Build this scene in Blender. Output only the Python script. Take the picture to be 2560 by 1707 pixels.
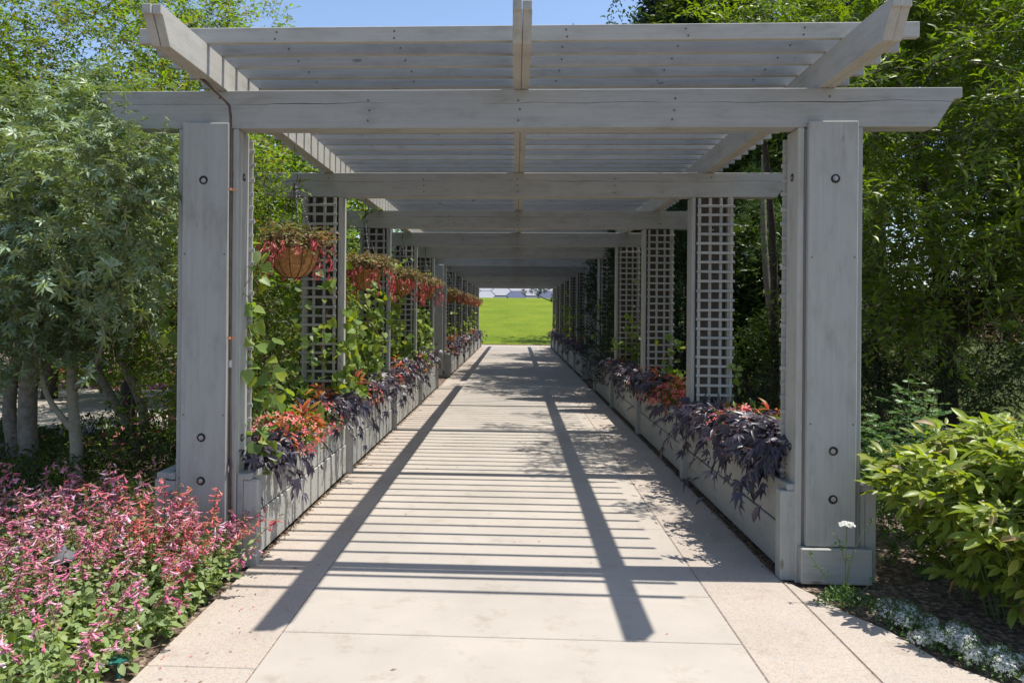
import bpy, bmesh, math, random
import numpy as np
from mathutils import Matrix, Vector

for o in list(bpy.data.objects): bpy.data.objects.remove(o)
scene = bpy.context.scene
COL = scene.collection
R = math.radians

# ------------------------------------------------------------------ camera
F, YAW, PITCH, ROLL, PPX, PPY = 1868.1, -0.0451, 0.0011, 0.0084, 1205.9, 779.6
cy, sy = math.cos(YAW), math.sin(YAW)
fw = Vector((sy*math.cos(PITCH), cy*math.cos(PITCH), math.sin(PITCH)))
rt = Vector((cy, -sy, 0)); dn = fw.cross(rt)
c_, s_ = math.cos(ROLL), math.sin(ROLL)
r2 = rt*c_ - dn*s_; d2 = rt*s_ + dn*c_
M = Matrix((( r2.x, -d2.x, -fw.x, 0.0), (r2.y, -d2.y, -fw.y, 0.0), (r2.z, -d2.z, -fw.z, 1.6), (0, 0, 0, 1)))
cam = bpy.data.cameras.new('camera'); cob = bpy.data.objects.new('camera', cam); COL.objects.link(cob)
cob.matrix_world = M
cam.sensor_width = 36; cam.lens = F/2560*36
cam.shift_x = (1280-PPX)/2560; cam.shift_y = -(853.5-PPY)/2560
cam.clip_start = .05; cam.clip_end = 2000
scene.camera = cob

# ------------------------------------------------------------------ light
SUN_DIR = Vector((.405, .012, 1)).normalized()          # towards the sun
elev = math.asin(SUN_DIR.z); azim = math.atan2(SUN_DIR.x, SUN_DIR.y)
w = bpy.data.worlds.new("World"); scene.world = w; w.use_nodes = True
nt = w.node_tree; nt.nodes.clear()
sky = nt.nodes.new('ShaderNodeTexSky'); sky.sky_type = 'NISHITA'; sky.sun_disc = False
sky.sun_elevation = elev; sky.sun_rotation = azim; sky.altitude = 900; sky.dust_density = 1.6
bg = nt.nodes.new('ShaderNodeBackground'); bg.inputs[1].default_value = .15
wo = nt.nodes.new('ShaderNodeOutputWorld')
nt.links.new(sky.outputs[0], bg.inputs[0]); nt.links.new(bg.outputs[0], wo.inputs[0])
sl = bpy.data.lights.new('sun', 'SUN'); sl.energy = 4.6; sl.angle = R(.53); sl.color = (1, .95, .88)
so = bpy.data.objects.new('sun', sl); COL.objects.link(so)
so.rotation_euler = (-SUN_DIR).to_track_quat('-Z', 'Y').to_euler(); so.location = (8, 0, 20)
vs = scene.view_settings; vs.view_transform = 'Standard'; vs.look = 'None'; vs.exposure = .60; vs.gamma = 1
vs.use_curve_mapping = False
scene.render.engine = 'CYCLES'
cyc = scene.cycles; cyc.max_bounces = 8; cyc.diffuse_bounces = 4; cyc.transmission_bounces = 4; cyc.transparent_max_bounces = 4

rng = np.random.default_rng(7)
rnd = random.Random(11)

# ------------------------------------------------------------------ materials
def nodemat(name):
    m = bpy.data.materials.new(name); m.use_nodes = True
    n = m.node_tree.nodes; l = m.node_tree.links
    return m, n, l, n['Principled BSDF']

def ramp(n, stops, interp='LINEAR'):
    r = n.new('ShaderNodeValToRGB'); r.color_ramp.interpolation = interp
    e = r.color_ramp.elements
    while len(e) < len(stops): e.new(.5)
    for i, (p, c) in enumerate(stops):
        e[i].position = p; e[i].color = (c[0], c[1], c[2], 1)
    return r

def noise(n, l, vec, scale, detail=4, rough=.6):
    t = n.new('ShaderNodeTexNoise'); t.inputs['Scale'].default_value = scale
    t.inputs['Detail'].default_value = detail; t.inputs['Roughness'].default_value = rough
    if vec is not None: l.new(vec, t.inputs['Vector'])
    return t

def wood(name, axis, base=(.350, .348, .326), crack=False):
    m, n, l, b = nodemat(name)
    tc = n.new('ShaderNodeTexCoord'); oi = n.new('ShaderNodeObjectInfo')
    add = n.new('ShaderNodeVectorMath'); add.operation = 'ADD'
    sc = n.new('ShaderNodeVectorMath'); sc.operation = 'SCALE'; sc.inputs['Scale'].default_value = 17
    cmb = n.new('ShaderNodeCombineXYZ')
    for i in range(3): l.new(oi.outputs['Random'], cmb.inputs[i])
    l.new(cmb.outputs[0], sc.inputs[0]); l.new(tc.outputs['Object'], add.inputs[0]); l.new(sc.outputs[0], add.inputs[1])
    mp = n.new('ShaderNodeMapping')
    s = [55, 55, 55]; s['xyz'.index(axis)] = 1.6
    mp.inputs['Scale'].default_value = s; l.new(add.outputs[0], mp.inputs['Vector'])
    grain = noise(n, l, mp.outputs[0], 1, 6, .7)
    mp2 = n.new('ShaderNodeMapping'); s2 = [11, 11, 11]; s2['xyz'.index(axis)] = 4.0
    mp2.inputs['Scale'].default_value = s2; l.new(add.outputs[0], mp2.inputs['Vector'])
    blot = noise(n, l, mp2.outputs[0], 1, 5, .65)
    g = ramp(n, [(.3, [x*.90 for x in base]), (.52, base), (.75, [x*1.05 for x in base])]); l.new(grain.outputs[0], g.inputs[0])
    br = ramp(n, [(.30, (.62, .60, .54)), (.42, (.86, .86, .83)), (.52, (1, 1, 1)), (.72, (1.06, 1.05, 1.04))]); l.new(blot.outputs[0], br.inputs[0])
    mx = n.new('ShaderNodeMix'); mx.data_type = 'RGBA'; mx.blend_type = 'MULTIPLY'; mx.inputs[0].default_value = .5
    l.new(g.outputs[0], mx.inputs[6]); l.new(br.outputs[0], mx.inputs[7])
    # knots
    vo = n.new('ShaderNodeTexVoronoi'); vo.inputs['Scale'].default_value = 1
    mp3 = n.new('ShaderNodeMapping'); s3 = [4.2, 4.2, 4.2]; s3['xyz'.index(axis)] = 1.5
    mp3.inputs['Scale'].default_value = s3; l.new(add.outputs[0], mp3.inputs['Vector']); l.new(mp3.outputs[0], vo.inputs['Vector'])
    kr = ramp(n, [(.0, (.45, .36, .27)), (.035, (.5, .45, .38)), (.06, (1, 1, 1))]); l.new(vo.outputs['Distance'], kr.inputs[0])
    mk = n.new('ShaderNodeMix'); mk.data_type = 'RGBA'; mk.blend_type = 'MULTIPLY'; mk.inputs[0].default_value = .8
    l.new(mx.outputs[2], mk.inputs[6]); l.new(kr.outputs[0], mk.inputs[7])
    # tone of each board
    tr = ramp(n, [(0, (.84, .86, .87)), (.5, (1, .99, .96)), (1, (1.10, 1.08, 1.04))]); l.new(oi.outputs['Random'], tr.inputs[0])
    mt = n.new('ShaderNodeMix'); mt.data_type = 'RGBA'; mt.blend_type = 'MULTIPLY'; mt.inputs[0].default_value = 1
    l.new(mk.outputs[2], mt.inputs[6]); l.new(tr.outputs[0], mt.inputs[7])
    out = mt.outputs[2]
    if crack:
        sep = n.new('ShaderNodeSeparateXYZ'); l.new(tc.outputs['Object'], sep.inputs[0])
        mpc = n.new('ShaderNodeMapping'); mpc.inputs['Scale'].default_value = (1.3, 0, 0); l.new(add.outputs[0], mpc.inputs[0])
        wn = noise(n, l, mpc.outputs[0], 1, 6, .6)
        m1 = n.new('ShaderNodeMath'); m1.operation = 'MULTIPLY_ADD'; m1.inputs[1].default_value = -.07; l.new(wn.outputs[0], m1.inputs[0]); l.new(sep.outputs['Z'], m1.inputs[2])
        m2 = n.new('ShaderNodeMath'); m2.operation = 'ABSOLUTE'; l.new(m1.outputs[0], m2.inputs[0])
        m3 = n.new('ShaderNodeMath'); m3.operation = 'LESS_THAN'; l.new(m2.outputs[0], m3.inputs[0])
        mpd = n.new('ShaderNodeMapping'); mpd.inputs['Scale'].default_value = (.9, 0, 0); mpd.inputs['Location'].default_value = (5, 0, 0); l.new(add.outputs[0], mpd.inputs[0])
        wd = noise(n, l, mpd.outputs[0], 1, 2, .5)
        m4 = n.new('ShaderNodeMath'); m4.operation = 'MULTIPLY_ADD'; m4.inputs[1].default_value = .012; m4.inputs[2].default_value = -.0048; l.new(wd.outputs[0], m4.inputs[0])
        l.new(m4.outputs[0], m3.inputs[1])
        mc = n.new('ShaderNodeMix'); mc.data_type = 'RGBA'; mc.inputs[7].default_value = (.06, .05, .045, 1)
        l.new(m3.outputs[0], mc.inputs[0]); l.new(out, mc.inputs[6]); out = mc.outputs[2]
    l.new(out, b.inputs['Base Color'])
    b.inputs['Roughness'].default_value = .78; b.inputs['Specular IOR Level'].default_value = .3
    bp = n.new('ShaderNodeBump'); bp.inputs['Strength'].default_value = .35; bp.inputs['Distance'].default_value = .004
    l.new(grain.outputs[0], bp.inputs['Height']); l.new(bp.outputs[0], b.inputs['Normal'])
    return m

WX = wood('weathered_wood_x', 'x'); WXC = wood('weathered_beam_wood', 'x', crack=True)
WY = wood('weathered_wood_y', 'y'); WZ = wood('weathered_wood_z', 'z'); WZD = wood('recess_shaded_timber', 'z', (.10, .085, .07))  # WZD: shade of the recess behind the lattice put into the timber colour

def plain(name, col, rough=.6, metal=0, var=.15, scale=30):
    m, n, l, b = nodemat(name)
    tc = n.new('ShaderNodeTexCoord'); t = noise(n, l, tc.outputs['Object'], scale)
    r = ramp(n, [(.3, [c*(1-var) for c in col]), (.7, [min(1, c*(1+var)) for c in col])]); l.new(t.outputs[0], r.inputs[0])
    l.new(r.outputs[0], b.inputs['Base Color']); b.inputs['Roughness'].default_value = rough; b.inputs['Metallic'].default_value = metal
    return m

def concrete(name, base, aggregate=False):
    m, n, l, b = nodemat(name)
    tc = n.new('ShaderNodeTexCoord'); g = n.new('ShaderNodeNewGeometry')
    P = g.outputs['Position']
    big = noise(n, l, P, 1.3, 5, .6); fine = noise(n, l, P, 160, 3, .6)
    r = ramp(n, [(.3, [c*.9 for c in base]), (.65, [c*1.05 for c in base])]); l.new(big.outputs[0], r.inputs[0])
    oi = n.new('ShaderNodeObjectInfo')
    tr = ramp(n, [(0, (.95, .95, .95)), (1, (1.03, 1.02, 1.0))]); l.new(oi.outputs['Random'], tr.inputs[0])
    mt = n.new('ShaderNodeMix'); mt.data_type = 'RGBA'; mt.blend_type = 'MULTIPLY'; mt.inputs[0].default_value = 1
    l.new(r.outputs[0], mt.inputs[6]); l.new(tr.outputs[0], mt.inputs[7])
    out = mt.outputs[2]
    bp = n.new('ShaderNodeBump'); bp.inputs['Distance'].default_value = .003
    if aggregate:
        v = n.new('ShaderNodeTexVoronoi'); v.inputs['Scale'].default_value = 130; l.new(P, v.inputs['Vector'])
        sp = n.new('ShaderNodeSeparateColor'); l.new(v.outputs['Color'], sp.inputs[0])
        cr = ramp(n, [(0, (.62, .55, .5)), (.12, (.75, .8, .88)), (.3, (1, .97, .9)), (.6, (1.0, .9, .76)), (.8, (1.05, 1.02, 1)), (.93, (.8, .62, .5))], 'CONSTANT')
        l.new(sp.outputs[0], cr.inputs[0])
        ma = n.new('ShaderNodeMix'); ma.data_type = 'RGBA'; ma.blend_type = 'MULTIPLY'; ma.inputs[0].default_value = .42
        l.new(out, ma.inputs[6]); l.new(cr.outputs[0], ma.inputs[7]); out = ma.outputs[2]
        l.new(v.outputs['Distance'], bp.inputs['Height']); bp.inputs['Strength'].default_value = .35; bp.inputs['Distance'].default_value = .004
        bp.invert = True
    else:
        fr = ramp(n, [(.25, (.9, .88, .86)), (.5, (1, 1, 1))]); l.new(fine.outputs[0], fr.inputs[0])
        ma = n.new('ShaderNodeMix'); ma.data_type = 'RGBA'; ma.blend_type = 'MULTIPLY'; ma.inputs[0].default_value = .6
        l.new(out, ma.inputs[6]); l.new(fr.outputs[0], ma.inputs[7]); out = ma.outputs[2]
        l.new(fine.outputs[0], bp.inputs['Height']); bp.inputs['Strength'].default_value = .2
    # stains
    st = noise(n, l, P, 4.5, 6, .75)
    sr = ramp(n, [(.30, (.72, .66, .60)), (.45, (1, 1, 1))]); l.new(st.outputs[0], sr.inputs[0])
    ms = n.new('ShaderNodeMix'); ms.data_type = 'RGBA'; ms.blend_type = 'MULTIPLY'; ms.inputs[0].default_value = .6
    l.new(out, ms.inputs[6]); l.new(sr.outputs[0], ms.inputs[7])
    l.new(ms.outputs[2], b.inputs['Base Color']); b.inputs['Roughness'].default_value = .9; b.inputs['Specular IOR Level'].default_value = .2
    l.new(bp.outputs[0], b.inputs['Normal'])
    return m

CONC = concrete('smooth_concrete', (.385, .350, .305)); AGG = concrete('exposed_aggregate', (.40, .355, .31), True)

SANDM = plain('joint_sand', (.20, .155, .12), .95, 0, .5, 60)
def soilmat():
    m, n, l, b = nodemat('mulch_soil'); g = n.new('ShaderNodeNewGeometry'); P = g.outputs['Position']
    v = n.new('ShaderNodeTexVoronoi'); v.inputs['Scale'].default_value = 45; l.new(P, v.inputs['Vector'])
    sp = n.new('ShaderNodeSeparateColor'); l.new(v.outputs['Color'], sp.inputs[0])
    r = ramp(n, [(0, (.05, .034, .023)), (.5, (.14, .095, .065)), (.85, (.26, .185, .13)), (1, (.38, .30, .22))]); l.new(sp.outputs[0], r.inputs[0])
    l.new(r.outputs[0], b.inputs['Base Color']); b.inputs['Roughness'].default_value = .95
    t = noise(n, l, P, 60, 5); bp = n.new('ShaderNodeBump'); bp.inputs['Distance'].default_value = .03; bp.inputs['Strength'].default_value = .8
    l.new(t.outputs[0], bp.inputs['Height']); l.new(bp.outputs[0], b.inputs['Normal'])
    return m
SOIL = soilmat()

def grassmat(name, c1, c2, c3):
    m, n, l, b = nodemat(name); g = n.new('ShaderNodeNewGeometry'); P = g.outputs['Position']
    mp = n.new('ShaderNodeMapping'); mp.inputs['Scale'].default_value = (1, .35, 1); l.new(P, mp.inputs[0])
    t = noise(n, l, mp.outputs[0], 14, 8, .8); t2 = noise(n, l, P, .5, 4, .6)
    r = ramp(n, [(.3, c1), (.5, c2), (.72, c3)]); l.new(t.outputs[0], r.inputs[0])
    r2_ = ramp(n, [(.35, (.78, .86, .7)), (.65, (1.12, 1.08, 1.1))]); l.new(t2.outputs[0], r2_.inputs[0])
    mx = n.new('ShaderNodeMix'); mx.data_type = 'RGBA'; mx.blend_type = 'MULTIPLY'; mx.inputs[0].default_value = 1
    l.new(r.outputs[0], mx.inputs[6]); l.new(r2_.outputs[0], mx.inputs[7]); l.new(mx.outputs[2], b.inputs['Base Color'])
    b.inputs['Roughness'].default_value = .9; b.inputs['Specular IOR Level'].default_value = .15
    bp = n.new('ShaderNodeBump'); bp.inputs['Distance'].default_value = .12; bp.inputs['Strength'].default_value = .8
    l.new(t.outputs[0], bp.inputs['Height']); l.new(bp.outputs[0], b.inputs['Normal'])
    return m
LAWN = grassmat('mown_lawn', (.10, .15, .006), (.145, .195, .009), (.21, .25, .03))
ROUGHGRASS = grassmat('rough_grass', (.05, .065, .025), (.10, .125, .045), (.20, .19, .09))

def leafmat(name, cols, trans=.35, rough=.42, spec=.28, tcol=None):
    m, n, l, b = nodemat(name)
    g = n.new('ShaderNodeNewGeometry'); oi = n.new('ShaderNodeObjectInfo')
    ad = n.new('ShaderNodeMath'); ad.operation = 'ADD'; fr = n.new('ShaderNodeMath'); fr.operation = 'FRACT'
    l.new(g.outputs['Random Per Island'], ad.inputs[0]); l.new(oi.outputs['Random'], ad.inputs[1]); l.new(ad.outputs[0], fr.inputs[0])
    k = len(cols); r = ramp(n, [((i+.0)/(k-1) if k > 1 else 0, c) for i, c in enumerate(cols)]); l.new(fr.outputs[0], r.inputs[0])
    tcn = n.new('ShaderNodeTexCoord'); t = noise(n, l, tcn.outputs['Object'], 1.1, 3)
    vr = ramp(n, [(.3, (.8, .8, .8)), (.7, (1.15, 1.15, 1.1))]); l.new(t.outputs[0], vr.inputs[0])
    mx = n.new('ShaderNodeMix'); mx.data_type = 'RGBA'; mx.blend_type = 'MULTIPLY'; mx.inputs[0].default_value = 1
    l.new(r.outputs[0], mx.inputs[6]); l.new(vr.outputs[0], mx.inputs[7])
    l.new(mx.outputs[2], b.inputs['Base Color']); b.inputs['Roughness'].default_value = rough; b.inputs['Specular IOR Level'].default_value = spec
    tr = n.new('ShaderNodeBsdfTranslucent')
    mt = n.new('ShaderNodeMix'); mt.data_type = 'RGBA'; mt.blend_type = 'MULTIPLY'; mt.inputs[0].default_value = 1
    mt.inputs[7].default_value = (*(tcol or (1.6, 1.7, .45)), 1); l.new(mx.outputs[2], mt.inputs[6]); l.new(mt.outputs[2], tr.inputs[0])
    ms = n.new('ShaderNodeMixShader'); ms.inputs[0].default_value = trans
    l.new(b.outputs[0], ms.inputs[1]); l.new(tr.outputs[0], ms.inputs[2]); l.new(ms.outputs[0], n['Material Output'].inputs[0])
    return m

L_GLAUC = leafmat('glaucous_leaf', [(.14, .20, .10), (.19, .27, .15), (.28, .35, .24), (.14, .20, .07), (.22, .28, .07)], .22, .38, .4, tcol=(1.5, 1.5, .4))
L_YELG = leafmat('yellow_green_leaf', [(.10, .17, .018), (.16, .26, .022), (.22, .31, .03), (.09, .15, .02), (.26, .19, .05)], .45, .4)
L_MID = leafmat('mid_green_leaf', [(.065, .10, .018), (.10, .155, .022), (.14, .19, .025), (.07, .115, .02)], .36, .38)
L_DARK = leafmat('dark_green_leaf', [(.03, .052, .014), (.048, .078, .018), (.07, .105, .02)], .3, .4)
L_PEACH = leafmat('peach_tree_leaf', [(.075, .125, .016), (.12, .18, .02), (.17, .235, .025), (.055, .10, .013)], .38, .35, tcol=(1.9, 2.0, .3))
L_CONIF = leafmat('conifer_needle', [(.02, .045, .02), (.035, .07, .03), (.05, .09, .05)], .12, .6)
L_SPRUCE = leafmat('spruce_needle', [(.03, .05, .042), (.05, .075, .065), (.08, .11, .1)], .1, .6)
L_PINE = leafmat('pine_needle', [(.04, .09, .02), (.07, .13, .03), (.11, .17, .04)], .2, .5)
L_PEONY = leafmat('peony_leaf', [(.15, .21, .03), (.21, .27, .04), (.27, .33, .05), (.17, .22, .04), (.36, .36, .08)], .38, .40, .4, tcol=(1.7, 1.8, .3))
L_DRYLEAF = leafmat('browning_leaf', [(.45, .34, .2), (.32, .22, .06), (.5, .42, .28)], .3, .5, tcol=(1.2, 1, .6))
L_ROSE = leafmat('rose_leaf', [(.06, .13, .04), (.09, .17, .05), (.13, .21, .06)], .33, .4)
L_VINE = leafmat('heart_vine_leaf', [(.13, .20, .06), (.18, .27, .07), (.22, .31, .09), (.30, .34, .03)], .48, .4, tcol=(1.7, 1.7, .25))
L_POTATO = leafmat('black_vine_leaf', [(.022, .019, .030), (.036, .028, .048), (.055, .040, .062), (.028, .028, .032), (.05, .028, .04)], .08, .42, .6, tcol=(1.6, .8, 1))
L_BEDG = leafmat('salvia_leaf', [(.17, .24, .09), (.23, .31, .13), (.30, .37, .18), (.20, .26, .06)], .34, .5)
L_COLEUS = leafmat('coleus_leaf', [(.34, .12, .02), (.46, .12, .04), (.55, .20, .05), (.30, .18, .03), (.45, .08, .07), (.5, .14, .12)], .35, .42, tcol=(1.6, .9, .5))
L_BRONZE = leafmat('fuchsia_leaf', [(.12, .14, .05), (.20, .15, .08), (.13, .19, .08), (.28, .17, .11), (.34, .14, .12)], .3, .42)
P_PINK = leafmat('begonia_petal', [(.75, .10, .10), (.82, .20, .17), (.78, .13, .18), (.85, .38, .33), (.7, .06, .12)], .3, .5, tcol=(1.1, .7, .7))
P_MAG = leafmat('penstemon_petal', [(.60, .13, .27), (.72, .28, .42), (.52, .09, .22), (.78, .55, .68), (.72, .18, .28), (.84, .70, .82)], .3, .5, tcol=(1.2, .8, 1))
P_RED = leafmat('salvia_petal', [(.66, .10, .10), (.74, .22, .18), (.60, .12, .2), (.75, .3, .25)], .3, .5, tcol=(1.1, .8, .7))
P_CALYX = leafmat('calyx_brown', [(.34, .20, .12), (.36, .28, .09), (.38, .17, .18), (.28, .26, .08)], .3, .5, tcol=(1.3, 1.2, .6))
P_FUCH = leafmat('fuchsia_petal', [(.60, .08, .11), (.68, .16, .18), (.55, .10, .14), (.66, .28, .24)], .25, .45, tcol=(1.2, .6, .8))
P_WHITE = leafmat('white_petal', [(.75, .75, .72), (.82, .82, .8), (.68, .7, .62)], .2, .6, tcol=(1, 1, 1))
P_PURPLE = leafmat('purple_petal', [(.25, .05, .28), (.35, .1, .4)], .2, .6, tcol=(1, .8, 1))
STEM_G = plain('green_stem', (.10, .14, .04), .7); STEM_R = plain('reddish_stem', (.16, .07, .04), .7)
STRAW = leafmat('dry_grass', [(.35, .25, .16), (.28, .15, .12), (.42, .33, .22)], .3, .6, tcol=(1.1, 1, .8))
BANKG = leafmat('bank_grass_blade', [(.10, .13, .05), (.15, .18, .07), (.22, .21, .10)], .25, .6)
GRASSB = leafmat('grass_blade', [(.10, .18, .02), (.16, .27, .03), (.2, .3, .05)], .3, .5)
BARK = plain('grey_bark', (.20, .17, .135), .9, 0, .35, 22); BARKD = plain('dark_bark', (.06, .045, .035), .95, 0, .4, 20)
BARKB = plain('smooth_tan_bark', (.27, .24, .17), .8, 0, .25, 14)
STEEL = plain('galvanised_steel', (.30, .29, .28), .5, .5); RUST = plain('rusty_steel', (.16, .11, .08), .6, .6)
COPPER = plain('aged_copper', (.085, .06, .052), .45, .6, .3, 8); COPPERN = plain('copper_clip', (.55, .25, .13), .4, .8)
HOLE = plain('painted_recess_shade', (.02, .018, .016), .9); BLACK = plain('black_metal', (.018, .018, .02), .45, .3)  # HOLE: shade inside the bolt holes put into a near-black colour
COIR = plain('coir_fibre', (.36, .18, .06), .95, 0, .45, 45); LAMPM = plain('grey_lamp_cap', (.10, .105, .115), .7, .1)
TEAL = plain('teal_plastic', (.015, .12, .105), .45); LABELM = plain('black_label', (.015, .017, .02), .35); LABELT = plain('white_engraving', (.6, .6, .6), .6)
CHAINM = plain('chain_links', (.12, .12, .13), .35, .7, .8, 60)
HEXM = plain('pale_roof_panel', (.24, .245, .265), .6, 0, .04, 1); HEXD = plain('glazed_roof_panel', (.08, .09, .14), .35, .1, .06, 3); HEXJ = plain('panel_joint', (.10, .12, .14), .8)
FENCEM = plain('dark_fence_wood', (.05, .045, .045), .85, 0, .3, 12)
CREAM = plain('cream_stone', (.55, .5, .42), .85)

# ------------------------------------------------------------------ object helpers
def link(o, parent=None):
    COL.objects.link(o)
    if parent is not None: o.parent = parent
    return o
def empty(name, loc, label=None, cat=None, group=None):
    o = bpy.data.objects.new(name, None); o.location = loc; o.empty_display_size = .1; link(o)
    if label: o['label'] = label
    if cat: o['category'] = cat
    if group: o['group'] = group
    return o
def tag(o, label=None, cat=None, group=None, kind=None):
    if label: o['label'] = label
    if cat: o['category'] = cat
    if group: o['group'] = group
    if kind: o['kind'] = kind
    return o
def wloc(o):
    v = Vector((0, 0, 0)); p = o
    while p is not None: v += p.location; p = p.parent
    return v
def put(name, mesh, mat, world_loc, parent=None, rot=(0, 0, 0)):
    """mesh object at a world position under a parent that has no rotation"""
    o = bpy.data.objects.new(name, mesh)
    if mat is not None and len(mesh.materials) == 0: mesh.materials.append(mat)
    wl = Vector(world_loc)
    o.location = wl - (wloc(parent) if parent is not None else Vector((0, 0, 0)))
    o.rotation_euler = rot
    return link(o, parent)
_box = {}
def boxmesh(dx, dy, dz, mat, bev=.004):
    k = (round(dx, 4), round(dy, 4), round(dz, 4), mat.name, bev)
    if k in _box: return _box[k]
    bm = bmesh.new(); bmesh.ops.create_cube(bm, size=1)
    for v in bm.verts: v.co = Vector((v.co.x*dx, v.co.y*dy, v.co.z*dz))
    if bev: bmesh.ops.bevel(bm, geom=bm.edges[:], offset=bev, segments=1, affect='EDGES')
    me = bpy.data.meshes.new('board'); bm.to_mesh(me); bm.free(); me.materials.append(mat); _box[k] = me
    return me
def board(name, x0, x1, y0, y1, z0, z1, mat, parent=None, bev=.004, rot=(0, 0, 0)):
    return put(name, boxmesh(x1-x0, y1-y0, z1-z0, mat, bev), None, ((x0+x1)/2, (y0+y1)/2, (z0+z1)/2), parent, rot)
def add_cyl(bm, p0, p1, r0, r1=None, seg=10, caps=True):
    r1 = r0 if r1 is None else r1
    p0 = Vector(p0); p1 = Vector(p1); d = (p1-p0)
    q = d.to_track_quat('Z', 'Y')
    a = [bm.verts.new(p0 + q @ Vector((r0*math.cos(2*math.pi*i/seg), r0*math.sin(2*math.pi*i/seg), 0))) for i in range(seg)]
    b = [bm.verts.new(p1 + q @ Vector((r1*math.cos(2*math.pi*i/seg), r1*math.sin(2*math.pi*i/seg), 0))) for i in range(seg)]
    for i in range(seg): bm.faces.new((a[i], a[(i+1) % seg], b[(i+1) % seg], b[i]))
    if caps: bm.faces.new(a[::-1]); bm.faces.new(b)
def tube(bm, pts, rad, seg=8):
    """smooth swept tube; rad = number or list"""
    pts = [Vector(p) for p in pts]; n = len(pts)
    if not hasattr(rad, '__len__'): rad = [rad]*n
    rings = []; up = Vector((.31, .17, .93))
    for i, p in enumerate(pts):
        t = (pts[min(i+1, n-1)] - pts[max(i-1, 0)]).normalized()
        a = t.cross(up)
        if a.length < .05: a = t.cross(Vector((1, 0, 0)))
        a.normalize(); b = t.cross(a)
        rings.append([bm.verts.new(p + (a*math.cos(2*math.pi*k/seg) + b*math.sin(2*math.pi*k/seg))*rad[i]) for k in range(seg)])
    for i in range(n-1):
        for k in range(seg):
            f = bm.faces.new((rings[i][k], rings[i][(k+1) % seg], rings[i+1][(k+1) % seg], rings[i+1][k])); f.smooth = True
    bm.faces.new(rings[0][::-1]); bm.faces.new(rings[-1])
def fin(bm, name='part'):
    bmesh.ops.recalc_face_normals(bm, faces=bm.faces[:])
    me = bpy.data.meshes.new(name); bm.to_mesh(me); bm.free(); return me
def smooth_path(pts, k=5, wob=0, r=rnd):
    """catmull-rom"""
    pts = [Vector(p) for p in pts]; P = [pts[0]*2-pts[1]] + pts + [pts[-1]*2-pts[-2]]; out = []
    for i in range(1, len(P)-2):
        for j in range(k):
            t = j/k; a, b, c, d = P[i-1], P[i], P[i+1], P[i+2]
            v = .5*((2*b) + (c-a)*t + (2*a-5*b+4*c-d)*t*t + (3*b-a-3*c+d)*t**3)
            out.append(v + Vector((r.uniform(-wob, wob), r.uniform(-wob, wob), r.uniform(-wob, wob))))
    out.append(pts[-1]); return out

# ------------------------------------------------------------------ leaf clouds (numpy)
def T_leaf(w=.32, fold=.12, droop=.18):
    v = [(0, 0, 0)]
    for t, ww in ((.28, .8), (.62, 1.0), (.85, .55)):
        v += [(-w/2*ww, t, fold*ww*.5-droop*t*t), (0, t, -droop*t*t), (w/2*ww, t, fold*ww*.5-droop*t*t)]
    v.append((0, 1, -droop))
    f = [(0, 2, 1), (0, 3, 2), (1, 2, 5, 4), (2, 3, 6, 5), (4, 5, 8, 7), (5, 6, 9, 8), (7, 8, 10), (8, 9, 10)]
    return np.array(v, float), f
def T_small(w=.4, fold=.15):
    return np.array([(0, 0, 0), (-w/2, .5, fold), (0, .5, 0), (w/2, .5, fold), (0, 1, -.1)], float), [(0, 2, 1), (0, 3, 2), (1, 2, 4), (2, 3, 4)]
def T_quad(w=.45):
    return np.array([(0, 0, 0), (-w/2, .45, .1), (0, 1, -.05), (w/2, .45, .1)], float), [(0, 3, 2), (0, 2, 1)]
def T_heart():
    v = [(0, 0, 0), (-.30, -.12, .05), (-.46, .12, .07), (-.36, .5, .04), (0, 1, -.14), (.36, .5, .04), (.46, .12, .07), (.30, -.12, .05), (0, .35, -.03)]
    return np.array(v, float), [(0, 8, 2, 1), (8, 3, 2), (8, 4, 3), (8, 5, 4), (8, 6, 5), (0, 7, 6, 8)]
def T_needle(w=.05):
    return np.array([(-w/2, 0, 0), (w/2, 0, 0), (0, 1, 0)], float), [(0, 1, 2)]
def T_blade(w=.03, bend=.45):
    v = []
    for t, ww in ((0, 1), (.35, .9), (.7, .6)):
        v += [(-w/2*ww, t*(1-.15*t), 0-bend*t*t), (w/2*ww, t*(1-.15*t), -bend*t*t)]
    v.append((0, .82, -bend))
    return np.array(v, float), [(0, 1, 3, 2), (2, 3, 5, 4), (4, 5, 6)]
def T_lobed():
    """deeply cut vine leaf: one long and four shorter narrow lobes"""
    V = []; Fc = []
    for ang, ln, w in ((0, 1, .135), (-.5, .78, .14), (.5, .78, .14), (-1.15, .45, .18), (1.15, .45, .18)):
        c, sn = math.cos(ang), math.sin(ang); o = len(V)
        for x, y, z in ((0, 0, 0), (-w, .42, .05), (0, .42, 0), (w, .42, .05), (0, 1, -.2)):
            x *= ln; y *= ln; V.append((x*c + y*sn, -x*sn + y*c + .12, z*ln))
        Fc += [(o, o+2, o+1), (o, o+3, o+2), (o+1, o+2, o+4), (o+2, o+3, o+4)]
    return np.array(V, float), Fc
def T_tubeflower():
    """small tubular floret opening at the tip"""
    v = [(.05, 0, .05), (-.05, 0, .05), (-.05, 0, -.05), (.05, 0, -.05), (.08, .7, .08), (-.08, .7, .08), (-.08, .7, -.08), (.08, .7, -.08),
         (.2, 1, .12), (-.2, 1, .12), (-.16, .95, -.2), (.16, .95, -.2)]
    f = [(0, 1, 5, 4), (1, 2, 6, 5), (2, 3, 7, 6), (3, 0, 4, 7), (4, 5, 9, 8), (6, 7, 11, 10)]
    return np.array(v, float), f
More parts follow.
